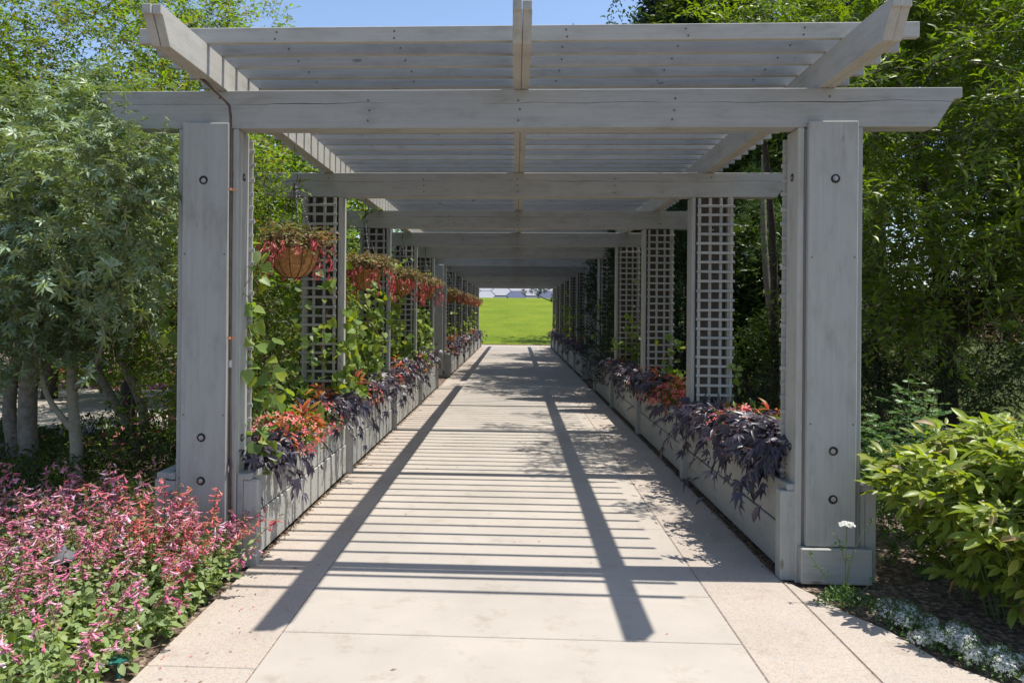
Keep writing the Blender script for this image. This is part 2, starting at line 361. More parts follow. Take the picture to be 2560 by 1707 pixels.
def T_flower(k=4, w=.9):
    """open flower of k petals facing +z, centred"""
    v = [(0, 0, 0)]; f = []
    for i in range(k):
        a = 2*math.pi*i/k
        for da, r, z in ((-.38*w, .38, .06), (-.25*w, .55, .02), (.25*w, .55, .02), (.38*w, .38, .06)):
            v.append((r*math.cos(a+da), r*math.sin(a+da), z))
        b = 1+4*i; f += [(0, b, b+1), (0, b+1, b+2), (0, b+2, b+3)]
    return np.array(v, float), f
def T_palm(n=5, w=.27):
    """palmate compound leaf of n leaflets"""
    V = []; Fc = []
    for i in range(n):
        a = (i-(n-1)/2)*R(52); s = 1-.22*abs(i-(n-1)/2)/((n-1)/2)
        lv, lf = T_small(w*1.15, .06)
        c, sn = math.cos(a), math.sin(a); o = len(V)
        for x, y, z in lv*s: V.append((x*c + y*sn, -x*sn + y*c + .05, z - .12*y*y))
        Fc += [tuple(o+j for j in q) for q in lf]
    return np.array(V, float), Fc
TL, TLW, TLN, TS, TQ, TH, TN, TB, TLO, TT, TF, TP = T_leaf(), T_leaf(.5, .14, .14), T_leaf(.24, .1, .25), T_small(), T_quad(), T_heart(), T_needle(), T_blade(), T_lobed(), T_tubeflower(), T_flower(), T_palm()

def nrm(a): return a/np.maximum(1e-9, np.linalg.norm(a, axis=-1, keepdims=True))
class Cloud:
    def __init__(s): s.V = []; s.L = []; s.T = []; s.M = []; s.nv = 0; s.mats = []
    def mi(s, m):
        if m not in s.mats: s.mats.append(m)
        return s.mats.index(m)
    def add(s, tmpl, P, D, N, S, mat, wscale=None):
        P = np.atleast_2d(P).astype(float); n = len(P)
        if n == 0: return
        D = nrm(np.broadcast_to(np.asarray(D, float), P.shape)); N = np.broadcast_to(np.asarray(N, float), P.shape)
        X = nrm(np.cross(D, N)+1e-7); Z = np.cross(X, D)
        S = np.broadcast_to(np.asarray(S, float), (n,))[:, None, None]
        tv, tf = tmpl; k = len(tv)
        vx = tv[None, :, 0:1]
        V = P[:, None, :] + S*(vx*X[:, None, :] + tv[None, :, 1:2]*D[:, None, :] + tv[None, :, 2:3]*Z[:, None, :])
        s.V.append(V.reshape(-1, 3))
        flat = np.concatenate([np.array(f) for f in tf]); tot = np.array([len(f) for f in tf])
        s.L.append((flat[None, :] + (s.nv + np.arange(n)*k)[:, None]).ravel()); s.T.append(np.tile(tot, n))
        s.M.append(np.full(n*len(tf), s.mi(mat))); s.nv += n*k
    def sticks(s, A, B, r, mat):
        """thin three-sided prisms from A to B"""
        A = np.atleast_2d(A).astype(float); B = np.atleast_2d(B).astype(float); n = len(A)
        if n == 0: return
        d = nrm(B-A); u = nrm(np.cross(d, np.array([.3, .9, .2]))); v = np.cross(d, u)
        r = np.broadcast_to(np.asarray(r, float), (n,))[:, None]
        ring = [(math.cos(a), math.sin(a)) for a in (0, 2.094, 4.189)]
        V = np.stack([A + r*(c*u + q*v) for c, q in ring] + [B + .7*r*(c*u + q*v) for c, q in ring], 1)
        s.V.append(V.reshape(-1, 3)); flat = np.array([0, 1, 4, 3, 1, 2, 5, 4, 2, 0, 3, 5])
        s.L.append((flat[None, :] + (s.nv + np.arange(n)*6)[:, None]).ravel()); s.T.append(np.tile([4, 4, 4], n))
        s.M.append(np.full(n*3, s.mi(mat))); s.nv += n*6
    def mesh(s, origin=(0, 0, 0), name='foliage', smooth=False):
        V = np.concatenate(s.V) - np.array(origin); L = np.concatenate(s.L); T = np.concatenate(s.T); Mi = np.concatenate(s.M)
        me = bpy.data.meshes.new(name); me.vertices.add(len(V)); me.vertices.foreach_set('co', V.ravel().astype(np.float32))
        me.loops.add(len(L)); me.loops.foreach_set('vertex_index', L.astype(np.int32))
        me.polygons.add(len(T)); st = np.concatenate([[0], np.cumsum(T)[:-1]])
        me.polygons.foreach_set('loop_start', st.astype(np.int32)); me.polygons.foreach_set('material_index', Mi.astype(np.int32))
        if smooth: me.polygons.foreach_set('use_smooth', np.ones(len(T), bool))
        for m in s.mats: me.materials.append(m)
        me.update(calc_edges=True); me.validate()
        global NTRI
        NTRI += int((T-2).sum()); return me
NTRI = 0
def emit(cl, name, parent, stuff=True, smooth=False):
    w_ = wloc(parent); o = put(name, cl.mesh(w_, name, smooth), None, w_, parent)
    if stuff: o['kind'] = 'stuff'
    return o

def in_blobs(n, blobs, shell=.35, weights=None):
    """points in the outer shells of ellipsoids; returns points and outward directions"""
    vol = np.array([b[1][0]*b[1][1]*b[1][2] for b in blobs])**.8
    if weights is not None: vol = vol*np.array(weights)
    k = rng.choice(len(blobs), n, p=vol/vol.sum())
    C = np.array([b[0] for b in blobs], float)[k]; Rr = np.array([b[1] for b in blobs], float)[k]
    d = nrm(rng.normal(size=(n, 3))); rr = (shell + (1-shell)*rng.random(n)**.7)[:, None]
    lump = 1 + .16*np.sin(d[:, :1]*7+C[:, :1]*3)*np.sin(d[:, 1:2]*6+2) + .12*np.sin(d[:, 2:3]*9+C[:, 1:2])
    return C + d*Rr*rr*lump, nrm(d/Rr)
def twigs(cl, P, O, length, nleaf, size, tmpl, mat, droop=.3, up=.3, spread=.75, stick=None, stickr=.003, szvar=.35):
    """leafy shoots: P start, O outward direction"""
    n = len(P)
    D = nrm(O*.7 + rng.normal(size=(n, 3))*.6 + np.array([0, 0, up]))
    Ln = length*(.6+.8*rng.random(n))
    t = (np.arange(nleaf)+.6)/nleaf
    PT = P[:, None, :] + D[:, None, :]*(Ln[:, None]*t[None, :])[..., None]
    PT[..., 2] -= droop*(Ln[:, None]*t[None, :]**2)
    side = nrm(np.cross(D, np.array([0, 0, 1.])) + 1e-6)
    ang = rng.uniform(-.5, .5, (n, nleaf)) + np.where(np.arange(nleaf) % 2, 1.0, -1.0)[None, :]
    LD = D[:, None, :]*.55 + side[:, None, :]*(ang*spread)[..., None] + rng.normal(size=(n, nleaf, 3))*.28
    LD[..., 2] -= droop*.5
    N = np.array([0, 0, 1.]) + O[:, None, :]*.6 + rng.normal(size=(n, nleaf, 3))*.42
    S = size*(1-szvar + 2*szvar*rng.random((n, nleaf)))
    cl.add(tmpl, PT.reshape(-1, 3), LD.reshape(-1, 3), N.reshape(-1, 3), S.ravel(), mat)
    if stick is not None: cl.sticks(P, PT[:, -1], stickr, stick)
def branches(name, parent, paths, mat, seg=8):
    """trunks and limbs: list of (points, r0, r1)"""
    bm = bmesh.new(); w_ = wloc(parent)
    for pts, r0, r1 in paths:
        sp = smooth_path([Vector(p)-w_ for p in pts], 5, r0*.06); n = len(sp)
        tube(bm, sp, [r0+(r1-r0)*(i/(n-1))**.8*(1) for i in range(n)], seg)
    return put(name, fin(bm, name), mat, w_, parent)

# ------------------------------------------------------------------ terrain
def ss(t): t = np.clip(t, 0, 1); return t*t*(3-2*t)
def gz(x, y):
    x = np.asarray(x, float); y = np.asarray(y, float)
    bank = 2.2*ss((y-9)/9)*ss((x-3.4)/5)
    far = np.clip((y-36.6)*.1135, 0, 2.85)
    mound = .05*np.sin(x*1.7+y*.9)*np.sin(y*1.3-x*.4)*ss((np.abs(x)-2.4)/.6)
    return np.maximum(bank, far) + mound*(y < 36) - .02
def sheet(name, xs, ys, mat, lift=0, zf=gz):
    X, Y = np.meshgrid(xs, ys); Z = zf(X, Y)+lift
    nx, ny = len(xs), len(ys)
    V = np.stack([X, Y, Z], -1).reshape(-1, 3)
    i = np.arange(ny-1)[:, None]*nx + np.arange(nx-1)[None, :]
    Q = np.stack([i, i+1, i+nx+1, i+nx], -1).reshape(-1, 4)
    me = bpy.data.meshes.new(name); me.from_pydata(V.tolist(), [], Q.tolist()); me.polygons.foreach_set('use_smooth', np.ones(len(Q), bool)); me.materials.append(mat)
    o = bpy.data.objects.new(name, me); link(o); o['kind'] = 'structure'; return o
xs = np.concatenate([[-400, -150, -60], np.arange(-30, 30.1, .75), [60, 150, 400]])
ys = np.concatenate([[-60, -20, -6], np.arange(-3, 66, .75), [90, 200, 800]])
sheet('ground', xs, ys, SOIL)
sheet('lawn', np.arange(-40, 40.1, 1.0), np.arange(37.1, 66, .6), LAWN, .012)
sheet('grass_bank', xs[(xs > 3.5) & (xs < 29)], ys[(ys > 8) & (ys < 36)], ROUGHGRASS, .012)

# ------------------------------------------------------------------ path slabs
path = empty('path', (0, 0, 0)); path['kind'] = 'structure'
JL, JR, PE = -1.153, 1.114, 1.655
cy_ = [-1.0, .6, 2.15, 3.69, 4.295, 5.62, 7.15]
while cy_[-1] < 34: cy_.append(cy_[-1]+1.53)
cy_.append(36.3)
board('joint_sand', -PE+.01, PE-.03, -1, 36.3, -.09, -.0035, SANDM, path, 0)
def slab(x0, x1, y0, y1, mat, g=.004):
    board('slab', x0+g, x1-g, y0+g, y1-g, -.1, 0, mat, path, .003)
for a, b in zip(cy_[:-1], cy_[1:]): slab(JL, JR, a, b, CONC, .004 if a < 12 else .003)
sy_ = [-1.0, 1.2, 3.3, 5.30, 6.9]
while sy_[-1] < 33: sy_.append(sy_[-1]+1.6)
sy_.append(36.3)
for a, b in zip(sy_[:-1], sy_[1:]):
    slab(-PE, JL, a, b, AGG, .003); slab(JR, PE-.045, a, b, AGG, .003)
board('slab', -6, 6, 36.31, 37.1, -.1, .004, CONC, path, .003)
# curved apron on the right, in front of the pergola
def apron(pts_in, pts_out):
    bm = bmesh.new(); n = len(pts_in); top = []
    for (a, b) in zip(pts_in, pts_out):
        top.append([bm.verts.new((a[0], a[1], 0)), bm.verts.new((b[0], b[1], 0)), bm.verts.new((a[0], a[1], -.1)), bm.verts.new((b[0], b[1], -.1))])
    for p, q in zip(top[:-1], top[1:]):
        for i, j in ((0, 1), (2, 0), (1, 3)): bm.faces.new((p[i], p[j], q[j], q[i]))
    bm.faces.new(top[0][:2] + top[0][3:1:-1]); bm.faces.new(top[-1][:2] + top[-1][3:1:-1])
    return fin(bm, 'slab')
pin = [(1.618, y) for y in (4.55, 4.3, 4.1, 3.9, 3.56, 3.28, 2.8, 2.0, -1)]
pout = [(1.64, 4.57), (1.73, 4.33), (1.80, 4.1), (1.905, 3.9), (1.99, 3.56), (2.2, 3.28), (2.6, 2.8), (3.3, 2.0), (4.6, -1)]
put('slab', apron(pin, pout), AGG, (0, 0, 0), path)
# pale plaza seen beyond the trees on the left
plaza = empty('plaza', (-9, 12, 0)); plaza['kind'] = 'structure'
for i in range(8):
    for j in range(3):
        x0 = -17+i*1.6; y0 = 9.6+j*1.6
        board('slab', x0, x0+1.592, y0, y0+1.592, -.06, .03, CONC, plaza, .003)

# ------------------------------------------------------------------ pergolas
Y1, S = 4.607, 2.7432
ZB, ZT, ZR, SLP = 2.74, 2.976, 3.16, .2216
CX = .01
def beammesh(front):
    """two planks on edge with a narrow seam, ends notched and cut back on a slant"""
    L, bt = 2.655, .062
    key = ('beam', front)
    if key in _box: return _box[key]
    bm = bmesh.new(); h = ZT-ZB
    for y0 in (-.065, .003):
        prof = [(-L, h/2), (-L, h/2-.062), (-L+.045, h/2-.067), (-L+.15, -h/2), (L-.15, -h/2), (L-.045, h/2-.067), (L, h/2-.062), (L, h/2)]
        a = [bm.verts.new((x, y0, z)) for x, z in prof]; b = [bm.verts.new((x, y0+bt, z)) for x, z in prof]
        bm.faces.new(a); bm.faces.new(b[::-1])
        for i in range(8): bm.faces.new((a[i], b[i], b[(i+1) % 8], a[(i+1) % 8]))
    bmesh.ops.recalc_face_normals(bm, faces=bm.faces[:])
    bmesh.ops.bevel(bm, geom=bm.edges[:], offset=.003, segments=1, affect='EDGES')
    me = bpy.data.meshes.new('beam'); bm.to_mesh(me); bm.free(); me.materials.append(WXC); _box[key] = me; return me
_scr = {}
def screws(pos, parent, r=.007, name='screw'):
    """dark sunk screw heads: discs joined as one piece of the board"""
    w_ = wloc(parent); bm = bmesh.new()
    for p in pos:
        c = Vector(p)-w_; add_cyl(bm, c, c+Vector((0, -.002, 0)), r, r, 10)
        add_cyl(bm, c+Vector((0, -.002, 0)), c+Vector((0, -.0035, 0)), r*.45, r*.45, 8)
    o = put(name, fin(bm, name), RUST, w_, parent); o['kind'] = 'stuff'; return o
def bolt(p, parent, axis='y', d=1, r=.021):
    off = Vector((rnd.uniform(-.003, .003), rnd.uniform(-.003, .003), 0))
    """counterbored hole with a washer and bolt end"""
    bm = bmesh.new(); dv = Vector((0, -d, 0)) if axis == 'y' else Vector((-d, 0, 0))
    # rim of the hole, recess shade painted as a dark disc, washer ring and bolt end
    q = dv.to_track_quat('Z', 'Y'); seg = 18
    def ring(r_, h): return [bm.verts.new(q @ Vector((r_*math.cos(2*math.pi*i/seg), r_*math.sin(2*math.pi*i/seg), h))) for i in range(seg)]
    r0 = ring(r*1.3, .0006); r1 = ring(r*1.25, .003); r2_ = ring(r*1.1, .003); r3 = ring(r*1.08, .0009)
    for a, b in ((r0, r1), (r1, r2_), (r2_, r3)):
        for i in range(seg): bm.faces.new((a[i], a[(i+1) % seg], b[(i+1) % seg], b[i])).material_index = 0
    bm.faces.new(r3).material_index = 0
    ws = ring(r*.74, .0022); wi = ring(r*.46, .003)
    for i in range(seg): bm.faces.new((ws[i], ws[(i+1) % seg], wi[(i+1) % seg], wi[i])).material_index = 1
    bo = ring(r*.44, .008); bi = ring(r*.42, .001)
    bm.faces.new(bo).material_index = 1
    for i in range(seg): bm.faces.new((bi[i], bi[(i+1) % seg], bo[(i+1) % seg], bo[i])).material_index = 1
    for ring_ in (ws, wi, bo, bi):
        for v in ring_: v.co += q @ off
    me = fin(bm, 'bolt'); me.materials.append(HOLE); me.materials.append(STEEL)
    return put('bolt', me, None, p, parent)
lat_h = None
def lattice(post, sd, y, x_in, x_out, z0, z1, single):
    """sd = -1 left, +1 right; four uprights with cross laths in front"""
    xa, xb = sorted((sd*x_in, sd*x_out))
    ups = [xa+.02+(xb-xa-.04)*k/3 for k in range(4)]
    zs = []; z = z1-.075
    while z > z0+.03: zs.append(z); z -= .0915
    if single:
        for u in ups: board('upright_lath', u-.014, u+.014, y-.012, y, z0, z1, WZ, post, .0015)
        for i, z in enumerate(zs):
            o = board('cross_lath', xa-.006, xb+.006, y-.0245, y-.0125, z-.0125, z+.0125, WX, post, .0015)
            o.rotation_euler = (0, rnd.uniform(-.013, .013), 0); o.location.x += rnd.uniform(-.006, .006); o.location.z += rnd.uniform(-.004, .004)
    else:
        w_ = wloc(post); bm = bmesh.new()
        def bx(x0, x1, y0, y1, a, b):
            r = bmesh.ops.create_cube(bm, size=1)
            for v in r['verts']: v.co = Vector(((x0+x1)/2+v.co.x*(x1-x0), (y0+y1)/2+v.co.y*(y1-y0), (a+b)/2+v.co.z*(b-a)))-w_
        for u in ups: bx(u-.014, u+.014, y-.012, y, z0, z1)
        for z in zs: bx(xa-.006, xb+.006, y-.0245, y-.0125, z-.0125, z+.0125)
        o = put('lattice', fin(bm, 'lattice'), WX, w_, post); o['kind'] = 'stuff'
SIDE = {-1: 'left', 1: 'right'}
def pergola(n0, n1, label):
    ya = Y1+S*(n0-1)
    root = empty('pergola', (0, ya, 0), label, 'pergola')
    for n in range(n0, n1+1):
        yc = Y1+S*(n-1)+.065
        b = put('beam', beammesh(0), None, (CX, yc, (ZB+ZT)/2), root)
        if n in (1, 2, 3, 4):
            ps = [(CX+x, yc-.0651, ZB+z) for x in (-.94, .0, .94) for z in (.045, .11, .17)] + ([(CX+s*1.88, yc-.0651, ZB+.19) for s in (-1, 1)])
            screws([(x+rnd.uniform(-.01, .01), y, z+rnd.uniform(-.006, .006)) for x, y, z in ps], b)
        first = n == n0
        for sd in (-1, 1):
            ox = 0 if sd > 0 else (.045 if first else .033)
            p = empty('post', (sd*1.89, yc, 0)); p.parent = root; p.location = Vector((sd*1.89, yc, 0)) - wloc(root)
            def bd(name, xi, xo, y0, y1, z0, z1, m=WZ):
                a_, b_ = sorted((sd*(xi+ox), sd*(xo+ox))); return board(name, a_, b_, y0, y1, z0, z1, m, p, .005)
            # core of three timbers: inner, middle, outer
            bd('inner_timber', 1.70, 1.738, yc-.065, yc+.125, -.02, ZB-.001)
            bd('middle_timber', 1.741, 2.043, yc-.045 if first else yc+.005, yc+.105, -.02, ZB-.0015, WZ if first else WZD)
            bd('outer_timber', 2.046, 2.084, yc-.065, yc+.125, -.02, ZB-.001)
            if first:
                z_lo = .215 if sd > 0 else .05
                bd('front_board', 1.749, 2.041, yc-.105, yc-.0665, z_lo, ZB+.027)
                if sd > 0: bd('plinth_board', 1.712, 2.128, yc-.135, yc-.0668 if False else yc-.067, .0, .21, WX)
                xb = 1.75+.155
                for z in ((2.42, .79, .50) if sd > 0 else (2.41, .81, .54)):
                    bolt((sd*(xb+ox), yc-.1055, z), p)
                for z in (2.45, .79): bolt((sd*(1.6995+ox), yc+.03, z), p, 'x', sd, .019)
                screws([(sd*(x+ox), yc-.1055, z) for x in (1.77, 2.02) for z in (.95, 1.95)], p, .005, 'nail')
                lattice(p, sd, yc+.15, 1.675+ox, 2.10+ox, .5, 2.71, True)
            else:
                lattice(p, sd, yc-.0655, 1.752+ox, 2.10+ox, .5, ZB-.012, n <= 4)
                if n <= 3: bolt((sd*(1.92+ox), yc+.0045, 2.43), p, r=.018)
    # rafters: doubled boards running over the beams
    y0 = ya+.065-.95; y1 = Y1+S*(n1-1)+.75
    for x in (-1.87, .02, 1.87):
        key = ('raft', n0)
        if key not in _box:
            bm = bmesh.new(); h = ZR-ZT; half = (y1-y0)/2
            for x0, tw in ((-.049, .0), (.0005, .010)):
                prof = [(-half+tw, h/2), (-half+tw, h/2-.05), (-half+tw+.02, h/2-.054), (-half+tw+.10, -h/2), (half-.1, -h/2), (half-.02, h/2-.054), (half, h/2-.05), (half, h/2)]
                a = [bm.verts.new((x0, yy, z)) for yy, z in prof]; b = [bm.verts.new((x0+.0475, yy, z)) for yy, z in prof]
                bm.faces.new(a); bm.faces.new(b[::-1])
                for i in range(8): bm.faces.new((a[i], b[i], b[(i+1) % 8], a[(i+1) % 8]))
            bmesh.ops.recalc_face_normals(bm, faces=bm.faces[:]); bmesh.ops.bevel(bm, geom=bm.edges[:], offset=.003, segments=1, affect='EDGES')
            me = bpy.data.meshes.new('rafter'); bm.to_mesh(me); bm.free(); me.materials.append(WY); _box[key] = me
        put('rafter', _box[key], None, (x, (y0+y1)/2, (ZT+ZR)/2+.001), root)
    ys_ = 4.318 if n0 == 1 else ya-.3; i = 0
    while ys_ < y1-.02:
        o = board('slat', CX-2.24, CX+2.24, ys_-.019, ys_+.019, ZR+.002, ZR+.091, WX, root, .003)
        o.rotation_euler = (rnd.uniform(-.03, .03), rnd.uniform(-.0008, .0008), rnd.uniform(-.0012, .0012)); o.location.z += rnd.uniform(0, .004)
        if i < 14:
            sp = [(CX+x+rnd.uniform(-.01, .01), ys_-.0205, ZR+z) for x in (-2.1, -1.42, -.73, -.04+.3, .95, 1.6, 2.1) for z in ((.025, .065) if i == 0 else (.045,))]
            screws(sp, o, .0055)
        ys_ += SLP; i += 1
    return root
perg1 = pergola(1, 5, 'grey weathered timber pergola with slatted roof nearest the viewer, copper pipe on its left post')
perg2 = pergola(6, 12, 'darker farther timber pergola continuing over the path up to the bright lawn')

# copper pipe down the front left post
pp = empty('water_pipe', (-1.745, 4.5, 0), 'thin brown copper pipe running down the inner edge of the front left post', 'pipe')
bm = bmesh.new()
cpts = [(-1.92, 4.30, 3.0), (-1.88, 4.38, 2.975), (-1.79, 4.52, 2.88), (-1.778, 4.545, 2.83), (-1.777, 4.56, 2.70), (-1.775, 4.56, 2.0), (-1.768, 4.555, 1.2), (-1.755, 4.552, .55), (-1.74, 4.55, .03)]
tube(bm, [Vector(p)-pp.location for p in smooth_path(cpts, 4)], .0085, 8)
put('pipe', fin(bm, 'pipe'), COPPER, pp.location, pp)
for z in (2.35, 1.43):
    bm = bmesh.new(); add_cyl(bm, (0, 0, -.008), (0, 0, .008), .0125, .0125, 10); r = bmesh.ops.create_cube(bm, size=1)
    for v in r['verts']: v.co = Vector((v.co.x*.035+.018, v.co.y*.003+.006, v.co.z*.014))
    put('clip', fin(bm, 'clip'), COPPERN, (-1.774, 4.557, z), pp)
bm = bmesh.new(); add_cyl(bm, (0, 0, -.022), (0, 0, .022), .0125, .0125, 10)
put('coupling', fin(bm, 'coupling'), STEEL, (-1.769, 4.555, 1.27), pp)

# ------------------------------------------------------------------ planters
PX, PZ = 1.66, .575
def planter(sd, n0, n1, label, y_start, y_end):
    root = empty('planter', (sd*1.95, y_start, 0), label, 'planter'); POX = 2.165 if sd > 0 else 2.25
    def bd(name, xi, xo, y0, y1, z0, z1, m, bev=.004):
        a_, b_ = sorted((sd*xi, sd*xo)); return board(name, a_, b_, y0, y1, z0, z1, m, root, bev)
    ypost = [y_start+.045] + [Y1+S*k+.02 for k in range(n0, n1)]
    if n0 >= 6: ypost = [y_start+.045] + [Y1+S*k+.02 for k in range(n0, n1)]
    for i, yp in enumerate(ypost):
        bd('planter_post', PX-.045, PX+.043, yp-.044, yp+.044, -.01, PZ-.042, WZ)
    for a, b in zip(ypost[:-1], ypost[1:]):
        e = .001*rnd.random()
        bd('plank', PX+.008-e, PX+.046, a+.046, b-.046, .012, .285, WY); bd('plank', PX+.016, PX+.05, a+.046, b-.046, .292, PZ-.0425, WY)
        bd('cap_rail', PX-.004, PX+.086, a-.04 if a == ypost[0] else a+.047, b-.047, PZ-.04, PZ, WY)
        bd('plank', POX-.04, POX, a-.04, b-.047, .0, .285, WY); bd('plank', POX-.04, POX, a-.04, b-.047, .29, PZ-.0425, WY)
        bd('cap_rail', POX-.07, POX+.01, a-.04, b-.047, PZ-.04, PZ, WY)
        bd('soil', PX+.052, POX-.042, a-.0, b-.03, .3, .505, SOIL, 0)
    # end boards facing the viewer, on both sides of the pergola post
    yA = y_start
    bd('end_board', PX+.045, 1.697+(0 if sd > 0 else .045), yA-.002, yA+.036, -.01, PZ-.002, WZ); bd('end_board', 2.087+(0 if sd > 0 else .045), POX-.045, yA+.002, yA+.04, -.01, PZ-.05, WZ)
    bd('planter_post', POX-.043, POX+.02, yA, yA+.088, -.01, PZ-.042, WZ)
    bd('end_cap', 2.087+(0 if sd > 0 else .045), POX-.072, yA-.012, yA+.05, PZ-.04, PZ, WX)
    return root
planter(-1, 1, 5, 'left timber planter box of the nearer pergola, striped by slat shadows', 4.62, 15.6)
planter(1, 1, 5, 'right timber planter box of the nearer pergola, its face in shade', 4.62, 15.6)
planter(-1, 6, 12, 'left timber planter box of the farther pergola beside the lawn end', Y1+S*5+.02, 34)
planter(1, 6, 12, 'right timber planter box of the farther pergola beside the lawn end', Y1+S*5+.02, 34)

# ------------------------------------------------------------------ leaves as single parts
_tm = {}
def tmesh(tmpl, mat):
    k = (id(tmpl), mat.name)
    if k not in _tm:
        me = bpy.data.meshes.new('leaf'); me.from_pydata(tmpl[0].tolist(), [], [list(f) for f in tmpl[1]]); me.materials.append(mat)
        me.polygons.foreach_set('use_smooth', np.ones(len(me.polygons), bool)); _tm[k] = me
    return _tm[k]
CAMP = np.array([0, 0, 1.6])
def emit_leaves(parent, P, D, N, S, tmpl, mat, nparts, name='leaf', cl=None):
    """the nearest nparts leaves become parts of their own, the rest goes into the cloud cl"""
    P = np.asarray(P, float); D = nrm(np.asarray(D, float)); N = np.broadcast_to(np.asarray(N, float), P.shape); S = np.broadcast_to(S, (len(P),))
    order = np.argsort(np.linalg.norm(P-CAMP, axis=1)/S)
    a, b = order[:nparts], order[nparts:]
    X = nrm(np.cross(D, N)+1e-7); Z = np.cross(X, D); w_ = np.array(wloc(parent)); me = tmesh(tmpl, mat)
    for i in a:
        o = bpy.data.objects.new(name, me); s = float(S[i])
        m = Matrix.Identity(4)
        for r in range(3):
            m[r][0] = X[i][r]*s; m[r][1] = D[i][r]*s; m[r][2] = Z[i][r]*s; m[r][3] = P[i][r]-w_[r]
        COL.objects.link(o); o.parent = parent; o.matrix_local = m
    if len(b) and cl is not None: cl.add(tmpl, P[b], D[b], N[b], S[b], mat)

# ------------------------------------------------------------------ plants of the planters
TSP = T_small(.42, .1); T_POT = T_leaf(.30, .22, .42)
def potato(sd, yc, ln, n, label, spill=.5, nparts=0, h=.26, big=.11):
    """mound of dark trailing foliage that spills over the rail towards the path"""
    root = empty('dark_trailing_vine', (sd*1.9, yc, .505), label, 'trailing plant', 'dark leaved trailing plants in the planters')
    cl = Cloud(); n = int(n*1.2); ns = n//6
    # shoots start in the box and arch outwards
    bx = sd*(1.72+.33*rng.random(ns)); by = yc + (rng.random(ns)-.5)*ln*.85; a = rng.uniform(-1.1, 1.1, ns)
    out = np.stack([-sd*np.cos(a), np.sin(a)*.9, np.zeros(ns)], 1)
    reach = (.12+.36*rng.random(ns))*np.where(rng.random(ns) < .6, 1, .35); top = h*(.45+.55*rng.random(ns)); drop = spill*rng.random(ns)
    P = []; D = []
    for j in range(6):
        t = (j+1+.5*rng.random(ns))/6.5
        x = bx + out[:, 0]*reach*t*1.1; y = by + out[:, 1]*reach*t
        over = np.abs(x) < 1.66
        z = .52 + top*np.sin(np.minimum(t*1.5, 1)*math.pi/2*1.15) - drop*np.clip(t-.45, 0, 1)**1.6*2.0*np.where(np.abs(bx) < 1.9, 1, .3)
        z = np.where((~over) & (z < .6), .6+.05*rng.random(ns), z)
        P.append(np.stack([x, y, z], 1))
        dd = out*(.9) + rng.normal(size=(ns, 3))*.45; dd[:, 2] += .25-1.5*t*np.where(over, 1, .35)
        D.append(dd)
    P = np.concatenate(P); D = np.concatenate(D)
    N = np.array([-sd*.45, -.35, .85])+rng.normal(size=P.shape)*.35
    Sz = big*(.5+.75*rng.random(len(P)))
    h_ = rng.random(len(P)) < .5
    emit_leaves(root, P[h_], D[h_], N[h_], Sz[h_], TLO, L_POTATO, nparts//2, 'leaf', cl); emit_leaves(root, P[~h_], D[~h_]+rng.normal(size=D[~h_].shape)*.25, N[~h_], Sz[~h_]*.85, T_POT, L_POTATO, nparts//2, 'leaf', cl)
    m = len(P)-6; cl.sticks(np.stack([bx, by, np.full(ns, .5)], 1), P[:ns], .003, STEM_R); cl.sticks(P[:ns*2], P[ns:ns*3], .003, STEM_R)
    emit(cl, 'foliage', root); return root
def begonia(sd, xc, yc, r, n, label, nparts=0, group='coral flowering plants in the planters', h=.2):
    root = empty('coral_begonia', (sd*xc, yc, .505), label, 'flowering plant', group)
    cl = Cloud(); ng = n*2
    def dome(k, lo=.6):
        d = rng.normal(size=(k, 3)); d[:, 2] = np.abs(d[:, 2]); d = nrm(d); rr = (lo+(1-lo)*rng.random(k))[:, None]
        return np.array([sd*xc, yc, .55])+d*rr*np.array([r*.8, r, h+.04]), d
    P, O = dome(ng, .4); cl.add(TSP, P, O+rng.normal(size=P.shape)*.5, np.array([0, -.2, 1])+O*.6, .05+.025*rng.random(ng), L_MID)
    P, O = dome(n, .92); P += O*.01
    emit_leaves(root, P, nrm(np.cross(O, rng.normal(size=O.shape))), O+rng.normal(size=O.shape)*.35+np.array([-sd*.3, -.3, .2]), .042+.018*rng.random(n), TF, P_PINK, nparts, 'flower', cl)
    emit(cl, 'foliage', root); return root
def coleus(sd, xc, yc, r, n, label, nparts=0, h=.28):
    root = empty('orange_coleus', (sd*xc, yc, .505), label, 'foliage plant', 'orange leaved plants in the planters')
    n = int(n*2.1); nparts = int(nparts*2.1); cl = Cloud(); d = rng.normal(size=(n, 3)); d[:, 2] = np.abs(d[:, 2])+.3; d = nrm(d)
    P = np.array([sd*xc, yc, .54])+d*(.3+.65*rng.random(n))[:, None]*np.array([r*.6, r*.7, h])
    D = d*1.0 + np.array([0, 0, -.55]) + rng.normal(size=d.shape)*.3
    emit_leaves(root, P, D, d+np.array([0, -.2, .8])+rng.normal(size=d.shape)*.2, np.minimum(.135, r*(.30+.22*rng.random(n))), T_COL, L_COLEUS, nparts, 'leaf', cl)
    cl.sticks(np.tile([[sd*xc, yc, .5]], (12, 1)), P[:12], .004, STEM_R)
    emit(cl, 'foliage', root); return root
T_COL = T_leaf(.30, .12, .6)
